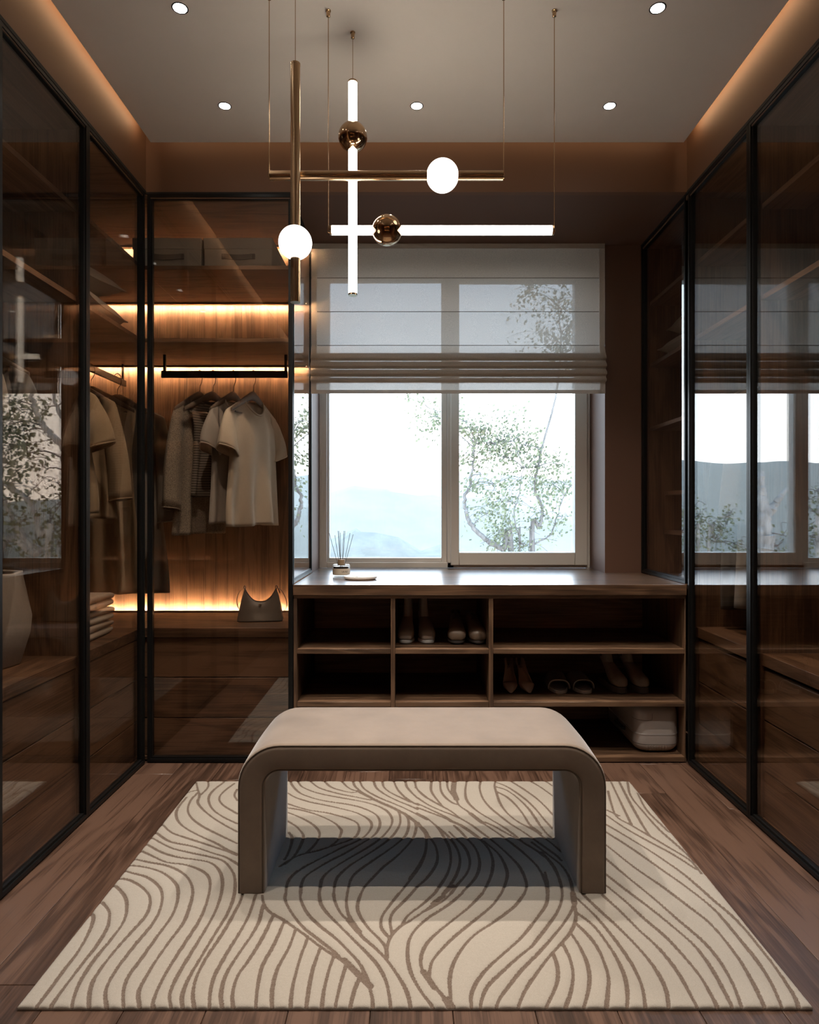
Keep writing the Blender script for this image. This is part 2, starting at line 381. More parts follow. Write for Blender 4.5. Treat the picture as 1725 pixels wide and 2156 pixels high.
obj('back_panel', MB().box(XO1-.02, XO1-.002, 3.004, YB-.002, .012, 2.55), wood_z, t)
obj('side_panel', MB().box(1.278, XO1-.02, YB-.022, YB-.002, .012, 2.55), wood_z, t)
obj('top_panel', MB().box(1.246, XO1-.002, 3.004, YB-.002, 2.534, 2.552), wood_y, t)
for z, xs in ((SH1, 1.282), (SH2, 1.282), (1.58, 1.282), (1.237, 1.36), (1.03, 1.36), (.79, 1.282)):
    obj('shelf', MB().box(xs, XO1-.02, 3.004, YB-.022, z-.020, z), wood_y, t, bevel=.001, segs=1)
obj('shadow_gap_strip', MB().box(XR-.001, XR+.034, 3.004, YB-.002, 2.5535, 2.5615), black_matte, t)
mpE = lambda a, b, d: (XR + d, a, b)
glass_door(t, 'end_panel', mpE, 3.004, YB-.003, WT+.002, ZD1)

# ------------------------------------------------------------------ shoe cabinet and worktop
cabx0, cabx1 = -.524, XR-.004; ybk = 3.535
t = thing('shoe_cabinet', 'open dark walnut shoe cabinet with cubbies and long shelves under the worktop', 'cabinet', (.36, 3.25, 0))
yf = Y0+.004
divs = [(PX(823,Y0), PX(832,Y0)), (PX(1030,Y0), PX(1039,Y0))]
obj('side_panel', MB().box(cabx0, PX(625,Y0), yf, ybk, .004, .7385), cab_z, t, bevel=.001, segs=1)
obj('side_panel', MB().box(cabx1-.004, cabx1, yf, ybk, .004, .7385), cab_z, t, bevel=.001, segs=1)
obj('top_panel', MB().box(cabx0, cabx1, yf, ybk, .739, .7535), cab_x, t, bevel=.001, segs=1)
xs = [PX(625,Y0)] + [a for d_ in divs for a in d_] + [cabx1-.004]
for a, b in divs: obj('divider', MB().box(a, b, yf+.001, ybk, .0265, .7385), cab_z, t, bevel=.001, segs=1)
for i in (0, 2, 4):
    for z in (.511, .273): obj('shelf', MB().box(xs[i]+.0003, xs[i+1]-.0003, yf+.003, ybk, z-.0215, z), cab_x, t, bevel=.001, segs=1)
obj('bottom_panel', MB().box(cabx0+.001, cabx1-.004, yf, ybk, .0045, .026), cab_x, t, bevel=.001, segs=1)
obj('back_panel', MB().box(cabx0, cabx1, ybk, ybk+.012, .004, .7535), wood_backx, t)
obj('plinth', MB().box(cabx0, cabx1, yf+.012, ybk, 0, .004), black_matte, t)
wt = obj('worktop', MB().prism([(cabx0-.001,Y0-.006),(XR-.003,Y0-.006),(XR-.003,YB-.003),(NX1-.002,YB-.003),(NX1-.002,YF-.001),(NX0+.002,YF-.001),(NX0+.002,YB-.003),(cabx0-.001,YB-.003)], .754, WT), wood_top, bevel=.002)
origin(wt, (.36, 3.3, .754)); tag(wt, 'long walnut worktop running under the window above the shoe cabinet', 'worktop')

# ------------------------------------------------------------------ lit open shelves on the wall behind the camera (mirrored in the glass)
t = thing('shelf_unit', 'open walnut shelf unit with warm light strips on the wall behind the camera', 'shelves', (.03, -1.05, 0))
ra, rb2, ry, rf = XL+.004, XR-.004, YN+.004, -.80
obj('back_panel', MB().box(ra, rb2, ry, ry+.018, .012, 2.55), wood_back, t)
for x in (ra, -.40, .44, rb2-.018): obj('upright', MB().box(x, x+.018, ry+.0185, rf, .012, 2.53), wood_z, t)
obj('top_panel', MB().box(ra, rb2, ry+.0185, rf, 2.5305, 2.5495), wood_x, t)
for x0, x1 in ((ra+.018, -.40), (-.382, .44), (.458, rb2-.018)):
    for z in (SH1, SH2, CT1):
        obj('shelf', MB().box(x0+.0003, x1-.0003, ry+.0185, rf-.002, z-.020, z), wood_x, t)
        za, zb2 = (z-.0275, z-.020) if z > 1 else (z, z+.0075)
        p = obj('led_profile', MB().box(x0+.002, x1-.002, ry+.060, ry+.0635, za, zb2), wood_x, t)
        obj('led_strip', MB().box(x0+.002, x1-.002, ry+.0592, ry+.0599, za+.0008, zb2-.0008), led_m, p)
    for z0, z1 in ((.016,.20),(.205,.385),(.39,.575)): obj('drawer', MB().box(x0+.002, x1-.002, rf-.022, rf-.004, z0, z1), wood_x, t)
# ------------------------------------------------------------------ ceiling spotlights
lens_m = emit('spot_lens', (1.0, .95, .86), 30.0)
white_m = pbr('white_trim', (.7,.68,.65), .5)
RX = (-.735, .026, .79); RY = (2.633, 2.122, 1.70, 1.17, .66)
spots = [(RX[0],RY[0],'recessed ceiling spotlight at the far left, above the corner wardrobe'), (RX[1],RY[0],'recessed ceiling spotlight at the far middle, above the window'), (RX[2],RY[0],'recessed ceiling spotlight at the far right, above the worktop'),
         (RX[0],RY[1],'recessed ceiling spotlight at the top left, nearer than the far row'), (RX[2],RY[1],'recessed ceiling spotlight at the top right, nearer than the far row'),
         (RX[0],RY[2],'recessed ceiling spotlight on the left side, third row from the window'), (RX[2],RY[2],'recessed ceiling spotlight on the right side, third row from the window'),
         (RX[0],RY[3],'recessed ceiling spotlight on the left side, fourth row from the window'), (RX[2],RY[3],'recessed ceiling spotlight on the right side, fourth row from the window'),
         (RX[0],RY[4],'recessed ceiling spotlight on the left side, fifth row from the window'), (RX[2],RY[4],'recessed ceiling spotlight on the right side, fifth row from the window')]
sp0 = None
for x, y, lab in spots:
    g = 'recessed ceiling spotlights'; lab2 = lab or 'recessed ceiling spotlight behind the pendant, out of the picture'
    if sp0 is None:
        sp0 = thing('ceiling_spotlight', lab2, 'spotlight', (x, y, ZC), group=g)
        obj('trim_ring', MB().lathe([(.0215,-.001),(.025,-.0015),(.0262,-.0008),(.0262,.0005),(.0215,.0005)], n=40, cap0=False, cap1=False), black, sp0, world=False, smooth=True)
        obj('lens', MB().lathe([(.0222,-.0006),(.0222,.0002)], n=40), lens_m, sp0, world=False)
    else: dup(sp0, (x, y, ZC), label=lab2, group=g)
    l = bpy.data.lights.new('spot_beam', 'SPOT'); l.energy = SPOT_W*(1 if y > 1.5 else .08); l.color = (1.0, .88, .75); l.spot_size = math.radians(92); l.spot_blend = 1.0; l.shadow_soft_size = .009
    lo = bpy.data.objects.new('spot_beam', l); C.objects.link(lo); lo.location = (x, y, ZC-.016)

# ------------------------------------------------------------------ pendant lamps: four rods with a ball on each
tube_m = emit('lit_tube', (1.0, .90, .76), TUBE_E); globe_m = emit('opal_globe', (1.0, .95, .89), GLOBE_E)
R_T = .01475
def seg_tube(axis, p, a, b, r, cap=True):
    mb = MB()
    if axis == 'z': return mb.lathe([(r,a),(r,b)], (p[0],p[1],0), 28)
    n = 28
    return mb.rings([[(x, p[1]+r*math.cos(2*math.pi*i/n), p[2]+r*math.sin(2*math.pi*i/n)) for i in range(n)] for x in (a,b)])
def pendant(label, axis, Y, p, a, b, ball, lit, cables):
    t = thing('pendant_lamp', label, 'lamp', (p[0], Y, p[2]), group='brass pendant lamps with glowing tubes and balls')
    q = (p[0], Y, p[2]); rb = .049
    tm = tube_m if lit else gold_soft
    for s0, s1 in ((a+.004, ball-rb*.94), (ball+rb*.94, b-.004)):
        obj('tube', seg_tube(axis, q, s0, s1, R_T), tm, t, smooth=True)
    c = (q[0], Y, ball) if axis == 'z' else (ball, Y, q[2])
    obj('globe', MB().sphere(c, .050 if not lit else .0485, 48, 32), gold if lit else globe_m, t, smooth=True, angle=180)
    for e, s in ((a, -1), (b, 1)):
        cap = obj('end_cap', seg_tube(axis, q, min(e, e-s*.006), max(e, e-s*.006), R_T+.0004), gold_soft, t, smooth=True)
    for (cx_, cz_) in cables:
        ob = obj('cable', MB().tube([(cx_, Y, cz_), (cx_, Y, ZC-.006)], .0011 if axis == 'z' else .0014, 8), gold_soft, t, smooth=True)
        obj('ceiling_mount', MB().lathe([(.0035,-.022),(.006,-.020),(.0065,-.004),(.0085,-.003),(.0085,0)], (cx_, Y, ZC), 20), gold, t, smooth=True)
        if axis != 'z':
            obj('hook', MB().tube([(cx_, Y, cz_+.008),(cx_+.002*(1 if cx_>q[0] else -1), Y, cz_-.002),(cx_, Y, cz_-.007),(cx_-.004*(1 if cx_>q[0] else -1), Y, cz_-.008)], .0016, 8), gold_soft, t, smooth=True)
    return t
YA = 2.0; xa = PX(622, YA)
pendant('upright brass rod pendant with a white globe near its lower end', 'z', YA, (xa, 0, PZ(640,YA)), PZ(637,YA), PZ(134,YA), PZ(511,YA), False, [(xa, PZ(134,YA))])
Yd = 2.06; zd = PZ(370, Yd)
pendant('level brass rod pendant with a white globe on its right half', 'x', Yd, (PX(814,Yd), 0, zd), PX(569,Yd), PX(1059,Yd), PX(932,Yd), False, [(PX(567,Yd), zd), (PX(1061,Yd), zd)])
Yc = 2.132; zc = PZ(485, Yc)
pendant('level glowing white tube pendant with a shiny brass ball', 'x', Yc, (PX(930,Yc), 0, zc), PX(695,Yc), PX(1166,Yc), PX(815,Yc), True, [(PX(691.5,Yc), zc), (PX(1167.5,Yc), zc)])
Ybb = 2.229; xb = PX(743, Ybb)
pendant('upright glowing white tube pendant with a shiny brass ball near its top', 'z', Ybb, (xb, 0, PZ(624,Ybb)), PZ(622,Ybb), PZ(171,Ybb), PZ(288,Ybb), True, [(xb, PZ(171,Ybb))])

# ------------------------------------------------------------------ roman blind
m, nt, out = newmat('sheer_linen_blind'); L = nt.links.new
tc = N(nt, 'TexCoord')
nz = N(nt, 'TexNoise'); setin(nz, Scale=420.0, Detail=2.0); L(tc.outputs['Object'], nz.inputs['Vector'])
rp = N(nt, 'ValToRGB'); L(nz.outputs[0], rp.inputs[0]); rp.color_ramp.elements[0].color = (.50,.43,.36,1); rp.color_ramp.elements[1].color = (.68,.59,.50,1); rp.color_ramp.elements[0].position=.3; rp.color_ramp.elements[1].position=.7
df = N(nt, 'BsdfDiffuse'); L(rp.outputs[0], df.inputs[0]); tl = N(nt, 'BsdfTranslucent'); L(rp.outputs[0], tl.inputs[0])
tp = N(nt, 'BsdfTransparent'); tp.inputs[0].default_value = (.92,.93,.95,1)
m1 = N(nt, 'MixShader'); m1.inputs[0].default_value = .25; L(df.outputs[0], m1.inputs[1]); L(tl.outputs[0], m1.inputs[2])
m2 = N(nt, 'MixShader'); m2.inputs[0].default_value = .05; L(m1.outputs[0], m2.inputs[1]); L(tp.outputs[0], m2.inputs[2]); L(m2.outputs[0], out.inputs[0])
sheer = m
linen = pbr('linen_hem', (.42,.37,.31), .9, bump=.3, bscale=900)
YBL = 3.555; bl0, bl1 = PX(656, YBL), PX(1273.5, YBL)
t = thing('roman_blind', 'beige sheer linen roman blind half raised over the window', 'blind', ((bl0+bl1)/2, YBL, PZ(830,YBL)))
obj('headrail', MB().box(bl0, bl1, YBL-.004, YBL+.018, 2.535, 2.561), linen, t)
# cloth profile (y, z) from the top down, one sheet, in panels between the batten lines
def zz(v): return PZ(v, YBL)
prof = [(0, 2.558)]
for v in (585, 656, 727):
    prof += [(-.001, zz(v-4)), (.004, zz(v)), (-.001, zz(v+4))]
prof += [(-.012, zz(742)), (-.030, zz(752)), (-.034, zz(757)), (-.018, zz(760.5)), (-.020, zz(763)), (-.038, zz(770)), (-.040, zz(774)), (-.022, zz(777)), (-.024, zz(780)),
         (-.042, zz(786)), (-.043, zz(790.5)), (-.022, zz(793.5)), (-.023, zz(796)), (-.036, zz(801)), (-.034, zz(804.5)), (-.012, zz(806)), (-.010, zz(810)), (-.010, zz(829.5))]
prof = [(y+YBL, z) for y, z in prof]
nx = 24; rr_ = [[(bl0+(bl1-bl0)*i/nx, y + .0015*math.sin(i*1.7+z*40), z) for i in range(nx+1)] for y, z in prof]
cl = obj('cloth', MB().rings(rr_, False, False, closed=False), sheer, t, smooth=True, angle=70)
# a second layer of cloth behind the folds (the gathered part is several layers thick)
for k, (v0, v1) in enumerate(((742, 760), (760, 777), (777, 794), (794, 806))):
    mb = MB(); pr = [(YBL-.008, zz(v0+2)), (YBL-.015, zz((v0+v1)/2)), (YBL-.008, zz(v1-1)), (YBL-.002, zz(v1)), (YBL+.004, zz((v0+v1)/2)), (YBL-.002, zz(v0+2))]
    mb.rings([[(bl0+.002, y, z) for y, z in pr], [(bl1-.002, y, z) for y, z in pr]])
    obj('fold', mb, linen, t)
for v in (585, 656, 727): obj('batten', MB().tube([(bl0+.03, YBL+.0015, zz(v)), (bl1-.03, YBL+.0015, zz(v))], .0016, 8), pbr('batten_brown', (.16,.11,.08), .8), t)  # thin rods in one even dark brown
hem = MB()
for xa_, xb_ in ((bl0-.0005, bl0+.028), (bl1-.028, bl1+.0005)):
    hem.rings([[(x, y-.0015, z) for x in (xa_, xb_)] for y, z in prof], False, False, closed=False)
hem.rings([[(bl0+.02, YBL-.0015, z), (bl1-.02, YBL-.0015, z)] for z in (2.555, zz(523))], False, False, closed=False)
hem.rings([[(bl0+.02, YBL-.0118, z), (bl1-.02, YBL-.0118, z)] for z in (zz(822), zz(829.5))], False, False, closed=False)
obj('hem', hem, sheer, t, smooth=True, angle=70)

# ------------------------------------------------------------------ bench
velvet = pbr('taupe_velvet', (.185,.142,.110), .75, var=.12, vscale=9, bump=.12, bscale=500, sheen=.5, spec=.2)
pipe_m = pbr('velvet_piping', (.11,.085,.065), .8, spec=.2)
bx0, bx1, by0, by1, bh, th = PX(499,1.942), PX(1279,1.942), 1.942, 2.327, .447, .080
RC = .125; rr = RC - th/2
path = []                                     # centre line, from the left foot over to the right foot
path.append((bx0+th/2, .0125)); path += [(bx0+th/2, z) for z in np.linspace(.08, bh-RC, 5)][0:]
cl_ = []
for z in np.linspace(.0125, bh-RC, 7): cl_.append(((bx0+th/2, z), (-1, 0)))
for a in np.linspace(0, math.pi/2, 11)[1:]: cl_.append(((bx0+RC-rr*math.cos(a), bh-RC+rr*math.sin(a)), (-math.cos(a), math.sin(a))))
for x in np.linspace(bx0+RC, bx1-RC, 14)[1:]: cl_.append(((x, bh-th/2), (0, 1)))
for a in np.linspace(0, math.pi/2, 11)[1:]: cl_.append(((bx1-RC+rr*math.sin(a), bh-RC+rr*math.cos(a)), (math.sin(a), math.cos(a))))
for z in np.linspace(bh-RC, .0125, 7)[1:]: cl_.append(((bx1-th/2, z), (1, 0)))
def cross(r=.016, puff=.004, n=5):            # (thickness offset, depth) rounded rectangle
    pts = []; h = th/2; d0, d1 = by0, by1
    for (cx_, cy_, a0) in ((h-r, d1-r, 0), (-h+r, d1-r, 90), (-h+r, d0+r, 180), (h-r, d0+r, 270)):
        for k in range(n+1):
            a = math.radians(a0 + 90*k/n); pts.append((cx_+r*math.cos(a), cy_+r*math.sin(a)))
        if a0 == 270 or a0 == 90:
            pass
    res = []
    for i, p in enumerate(pts):
        q = pts[(i+1)%len(pts)]; res.append(p)
        if abs(p[1]-q[1]) > .1:
            for k in range(1, 8): res.append((p[0], p[1]+(q[1]-p[1])*k/8))
    return [(a + (puff*math.sin(math.pi*(b-d0)/(d1-d0)) if a > 0 else 0), b) for a, b in res]
cs = cross(); mb = MB()
mb.rings([[(c[0]+n_[0]*a, b, c[1]+n_[1]*a) for a, b in cs] for c, n_ in cl_])
bench = thing('bench', 'taupe velvet waterfall bench standing on the patterned rug', 'bench', ((bx0+bx1)/2, (by0+by1)/2, .015))
obj('upholstery', mb, velvet, bench, smooth=True, angle=60)
for yy in (by0+.0035, by1-.0035):
    for off in (th/2-.0045, -th/2+.0045):
        obj('piping', MB().tube([(c[0]+n_[0]*off, yy, c[1]+n_[1]*off) for c, n_ in cl_], .0022, 6), pipe_m, bench, smooth=True)
# ------------------------------------------------------------------ rug with carved wavy lines
ZR = .012
def rp_(u, v):                                # picture point -> point on the rug top
    Y = (HC-ZR)*F/(v-CY); return (PX(u, Y), Y)
TA = ((20,1640,2.875), """150,1385 225,1295 330,1150 400,1062 460,965 498,880 508,830 490,800
240,1385 300,1300 390,1180 460,1090 530,1000 590,900 605,830 600,790 560,740
375,1385 395,1300 440,1200 520,1080 620,960 690,860 710,780 700,710 650,650 620,635
480,1385 485,1290 510,1210 570,1120 650,1020 740,920 820,830 850,760 845,700 800,650 730,610 655,595
590,1385 580,1300 600,1230 660,1130 760,1000 860,880 910,790 925,700 900,640 830,590 740,565 695,548
690,1385 690,1280 720,1190 800,1080 900,940 980,830 1015,740 1020,660 990,610 920,560 820,530 725,518
790,1385 780,1300 800,1240 870,1120 960,990 1050,870 1090,770 1110,680 1090,610 1040,560 950,520 840,500 750,478
875,1385 870,1340 920,1220 990,1100 1080,960 1150,850 1195,740 1215,640 1200,580 1140,540 1060,515 950,500 870,465 795,430
980,1385 970,1300 1010,1200 1080,1080 1160,950 1230,830 1275,720 1290,620 1270,550 1220,505 1130,485 1020,470 920,440 830,390
1050,1385 1045,1310 1080,1210 1150,1090 1240,940 1320,810 1360,700 1365,600 1340,540 1290,490 1200,465 1080,440 970,410 850,345
1120,1385 1110,1300 1130,1200 1190,1080 1290,930 1370,790 1410,700 1425,600 1400,530 1370,505 1310,470 1230,445 1110,405 970,375 880,315
920,265 980,320 1060,350 1170,385 1290,425 1380,455
1070,108 1015,180 1015,240 1060,290 1150,340 1250,385 1310,420 1380,455
1140,80 1095,130 1080,190 1110,240 1180,290 1290,345 1380,388
1130,15 1140,60 1150,100 1140,140 1180,190 1260,250 1380,318
1300,15 1230,70 1205,120 1230,180 1300,230 1380,268
1360,25 1290,80 1270,120 1300,160 1380,208
1203,10 1200,50 1150,100
1060,82 1130,66
1378,60 1362,95 1380,128
1210,1385 1215,1290 1240,1190 1310,1060 1390,930 1450,820 1490,700
1290,1385 1280,1300 1310,1180 1390,1050 1460,950 1510,860 1535,760
1355,1385 1350,1300 1380,1190 1450,1090 1530,960 1600,815
1490,1385 1500,1270 1530,1130 1600,1000 1660,865
1590,1385 1590,1280 1620,1150 1690,1020 1735,900
1700,1385 1715,1250 1760,1080 1805,960""")
TB = ((540,1640,2.875), """35,700 45,750 80,800 165,850 280,930 400,1020 480,1070 560,1120 620,1180 670,1230 700,1310 705,1385
300,1385 325,1220 350,1120 390,1010
395,1385 410,1270 440,1150 470,1065
475,1385 505,1250 545,1115
565,1385 595,1270 630,1185
177,691 175,730 210,800 280,890 380,970 470,1040 515,1085
267,691 270,730 310,810 390,890 480,960 560,1040 630,1120 675,1215
380,691 390,750 430,810 510,890 600,980 680,1060 740,1130 785,1220 805,1310 815,1385
467,691 480,750 520,820 590,880 640,950 710,1010 780,1080 840,1160 890,1240 920,1310 935,1385
550,691 545,750 560,820 605,890
632,691 612,760 625,820 680,900 750,970 785,1020 790,1080
862,691 800,770 760,830 755,890 780,930 805,955
785,1085 795,1000 820,940 870,890 920,860 1010,800 1100,730 1150,680 1195,640
977,646 900,730 830,800 810,850 815,900 825,935
1077,691 1000,760 920,820 880,880
1178,691 1120,740 1010,800
1247,687 1160,760 1050,830 970,900 925,970 915,1060 930,1150 960,1220 1010,1300 1080,1385
1367,691 1290,770 1190,850 1080,940 1020,1010 995,1090 1010,1160 1070,1240 1130,1310 1180,1385
1482,691 1420,770 1310,860 1200,950 1110,1040 1060,1110 1045,1200
1622,691 1560,770 1440,860 1320,940 1240,1030 1190,1120 1170,1210 1175,1300 1180,1380
1667,880 1600,960 1500,1050 1400,1140 1330,1230 1300,1310 1305,1385
1667,1010 1580,1080 1480,1170 1400,1250 1365,1330 1355,1385
1667,1090 1590,1170 1520,1260 1470,1330 1450,1385
1667,1210 1620,1290 1580,1385""")
TC = ((1120,1640,2.875), """80,560 95,620 97,690 85,760 30,840 0,880
60,440 130,520 170,610 185,700 160,790 100,880 30,970 0,1010
0,380 80,440 180,520 230,600 250,690 255,760 200,860 120,960 40,1050 0,1090
245,650 262,760 265,850 230,930 170,1000 90,1090 0,1212
130,1050 155,1130 155,1220 120,1310 80,1385
185,990 230,1080 250,1180 235,1290 200,1385
235,925 290,1010 335,1110 350,1210 335,1310 310,1385
262,865 340,940 400,1020 440,1110 465,1200 460,1300 450,1385
265,800 370,880 450,980 520,1090 565,1200 580,1300 575,1385
270,715 390,830 490,950 570,1060 630,1160 670,1260 690,1385
310,695 410,790 520,890 620,990 700,1080 770,1180 815,1280 830,1385
430,700 540,800 650,910 760,1010 860,1130 930,1240 970,1320 1010,1385
450,640 560,730 680,840 820,960 940,1090 1020,1190 1080,1290 1130,1385
445,570 560,660 720,780 880,910 1000,1020 1100,1160 1160,1270 1220,1385
450,480 580,590 740,720 900,860 1040,980 1140,1100 1220,1240 1275,1385
450,395 620,530 780,640 940,760 1080,870 1200,1010 1290,1140 1360,1270 1415,1385
450,318 610,420 780,540 950,660 1110,790 1230,930 1360,1090 1450,1230 1520,1385
450,272 600,360 760,460 930,580 1090,720 1240,850 1370,1000 1500,1170 1590,1310 1620,1385
450,215 560,290 700,370 850,450 1000,545
455,185 530,220
462,70 480,140 515,225 600,275 720,345 830,410 960,490 1030,570
480,15 540,140 605,275
530,15 600,150 680,290 725,350
580,15 600,100 680,200 780,310 930,440 990,500
640,80 700,190 830,315""")
TE = ((600,1630,5.75), """50,700 85,755 75,850 30,970 -10,1030
30,560 130,620 190,680 225,740 205,820 150,930 80,1020 0,1085
30,455 170,510 290,570 380,640 420,710 400,790 340,870 260,950
30,402 180,425 350,470 500,530 610,590 670,650 685,690 655,770 600,830 550,865
-60,1110 60,1030 150,985 260,950 400,920 520,880 650,840 790,790 850,755 890,700 900,640 870,580 790,540 680,505 500,460 300,430 150,390 30,350
30,220 130,275 300,330 500,370 700,415 850,455 970,510 1040,570 1050,630 1010,700 940,765 820,830 700,880 520,970 380,1040 230,1120 100,1210 30,1310 10,1440
70,80 90,130 180,220 330,280 500,320 740,355 900,390 1030,440 1110,490 1150,560 1145,630 1110,700 1040,765 900,850 730,950 550,1040 380,1140 250,1230 200,1330 190,1440
160,80 200,140 300,190 430,230 600,265 800,300 960,330 1100,370 1210,420 1280,490 1300,570 1260,660 1160,770 1020,870 850,970 680,1070 530,1170 450,1260 430,1350 415,1440
310,80 400,150 520,195 700,240 860,270 1000,300 1090,305
480,80 560,150 680,190 800,215 870,210
690,80 760,150 840,190 900,190
870,200 960,245 1080,300 1200,350 1330,410 1430,465 1530,530 1600,590 1680,650 1725,700
825,80 850,140 910,195
1375,440 1395,500 1395,590 1350,680 1270,775 1130,880 960,990 800,1090 680,1190 620,1270 600,1360 590,1440
1440,470 1490,530 1500,620 1470,720 1410,790 1270,900 1080,1030 920,1140 820,1230 780,1320 755,1440
1580,570 1590,640 1560,750 1480,860 1340,1000 1200,1110 1080,1230 970,1350 920,1440
1650,640 1700,720 1715,830 1695,960 1630,1110 1540,1240 1440,1370 1380,1440
910,80 950,160 1050,230 1170,290 1320,350 1480,420 1620,490 1725,545
1075,80 1110,160 1200,230 1330,300 1500,370 1610,420
1180,80 1200,150 1270,210 1390,270 1520,330
1320,80 1360,170 1430,250 1520,320 1620,370
1460,80 1480,150 1540,220 1610,285
1575,80 1590,150 1640,220 1725,285""")
TF = ((880,1630,5.75), """-30,155 90,260 180,320 290,380 400,440 520,530 640,600 760,690 880,780 1000,880 1130,1000 1230,1110 1290,1230 1320,1340 1290,1440
165,80 160,180 200,260 300,380
-10,275 120,360 270,430 400,480 515,528
-10,345 150,420 300,490 410,555
-10,395 130,450 290,510 400,560 520,610 640,690 740,770 820,850 880,940 910,1050 900,1170 860,1290 780,1440
-10,465 100,520 190,590 300,680 390,770 460,870 500,960 510,1060 480,1180 410,1310 300,1440
190,590 270,680 330,780 380,880 400,1000 385,1120 330,1250 200,1440
0,575 90,700 170,790 220,880 240,1000 210,1110 110,1250 0,1350
110,715 100,850 80,960 0,1120 -100,1260
380,690 470,780 560,870 610,960 630,1080 590,1200 480,1330 400,1440
440,615 520,690 590,765 690,880 740,1000 745,1120 690,1260 540,1420
790,800 880,870 980,960 1050,1080 1085,1200 1060,1320 1010,1440
270,80 280,190 330,270 420,340 495,365
440,80 430,200 470,300 500,370 600,440 690,510 780,580 870,640 960,700 1070,780 1200,880 1330,990 1440,1100 1510,1210 1560,1340 1570,1440
355,80 360,150 390,210 450,280
590,80 575,200 590,300 650,380 750,460 900,550 1050,640 1170,730 1290,830 1420,910 1535,995
800,570 920,620 1060,700 1190,770 1330,850 1470,940 1540,985 1630,1100 1700,1230 1725,1300
760,80 750,170 790,290 880,400 1000,500 1130,600 1260,680 1390,770 1530,870 1680,980 1740,1040
940,80 930,140 960,240 1000,350 1080,460 1200,560 1330,630 1440,690 1500,740 1620,830 1740,935
955,205 1080,270 1180,360 1270,470 1340,580 1400,650 1480,710
945,145 1080,190 1220,290 1340,410 1420,520 1480,610 1560,710 1640,780
940,90 1070,140 1200,220 1330,320 1440,430 1530,540 1640,660
1130,80 1290,180 1430,280 1540,380 1640,490
1370,80 1500,160 1640,260
1550,80 1640,140""")
lines = []
for (x0_, y0_, sc), txt in (TA, TB, TC, TE, TF):
    for row in txt.split('\n'):
        p = [tuple(float(q) for q in s.split(',')) for s in row.split()]
        p = catmull(p, 4); lines.append(np.array([rp_(x0_+a/sc, y0_+b/sc) for a, b in p]))
THICK = [((870,640,600,1630,5.75), (1725,700)), ]
ry0, ry1 = rp_(864, 2117)[1], rp_(864, 1643.5)[1]
rx0, rx1 = (PX(36,ry0)+PX(414,ry1))/2, (PX(1712,ry0)+PX(1325,ry1))/2
nxr, nyr = 500, 372
gx = np.linspace(rx0, rx1, nxr); gy = np.linspace(ry0, ry1, nyr)
D = np.full((nyr, nxr), .03); hx, hy = gx[1]-gx[0], gy[1]-gy[0]
def stamp(p, q, w):                           # distance to a segment, minus its half width
    x_lo, x_hi = min(p[0],q[0])-.03, max(p[0],q[0])+.03; y_lo, y_hi = min(p[1],q[1])-.03, max(p[1],q[1])+.03
    i0, i1 = max(0,int((x_lo-rx0)/hx)), min(nxr,int((x_hi-rx0)/hx)+2); j0, j1 = max(0,int((y_lo-ry0)/hy)), min(nyr,int((y_hi-ry0)/hy)+2)
    if i0 >= i1 or j0 >= j1: return
    X, Y = np.meshgrid(gx[i0:i1], gy[j0:j1]); d = q-p; n2 = max(1e-12, d@d)
    t = np.clip(((X-p[0])*d[0]+(Y-p[1])*d[1])/n2, 0, 1)
    r = np.hypot(X-p[0]-t*d[0], Y-p[1]-t*d[1]) - w
    D[j0:j1, i0:i1] = np.minimum(D[j0:j1, i0:i1], r)
for i, l in enumerate(lines):
    for k in range(len(l)-1): stamp(l[k], l[k+1], .0048 + .0008*math.sin(i*2.1+k*.35))
for (x0_, y0_, sc, pts, w) in ((600,1630,5.75,[(900,200),(1080,300),(1330,410),(1430,465)],.008), (600,1630,5.75,[(1440,465),(1530,530),(1620,600),(1720,720)],.008),
        (880,1630,5.75,[(440,80),(430,200),(470,300)],.011), (880,1630,5.75,[(640,470),(690,510),(780,580)],.009), (880,1630,5.75,[(400,560),(520,610),(640,690),(760,780)],.008),
        (880,1630,5.75,[(1390,640),(1480,710)],.008), (540,1640,2.875,[(560,850),(620,920)],.009), (540,1640,2.875,[(1010,1160),(1080,1260)],.008), (540,1640,2.875,[(530,1090),(620,1180),(690,1250)],.009),
        (540,1640,2.875,[(1150,1330),(1190,1385)],.010), (1120,1640,2.875,[(250,690),(258,750)],.009), (20,1640,2.875,[(1310,425),(1380,455)],.008), (540,1640,2.875,[(1070,750),(1130,705)],.008)):
    l = [np.array(rp_(x0_+a/sc, y0_+b/sc)) for a, b in pts]
    for k in range(len(l)-1): stamp(l[k], l[k+1], w)
Gx, Gy = np.meshgrid(gx, gy); g = np.clip((.0012-D)/.0030, 0, 1); g = g*g*(3-2*g)
edge = np.minimum.reduce([Gx-rx0, rx1-Gx, Gy-ry0, ry1-Gy])
rng = np.random.default_rng(3)
Z = ZR - .0042*g - .0012*np.exp(-np.abs(D-.003)/.003)*(1-g) - .004*np.exp(-edge/.004) + rng.normal(0, .00022, g.shape)*(1+1.6*g)
co = np.stack([Gx, Gy, Z], -1).reshape(-1, 3)
idx = np.arange(nxr*nyr).reshape(nyr, nxr)
quads = np.stack([idx[:-1,:-1], idx[:-1,1:], idx[1:,1:], idx[1:,:-1]], -1).reshape(-1, 4)
me = bpy.data.meshes.new('rug'); nv = len(co)
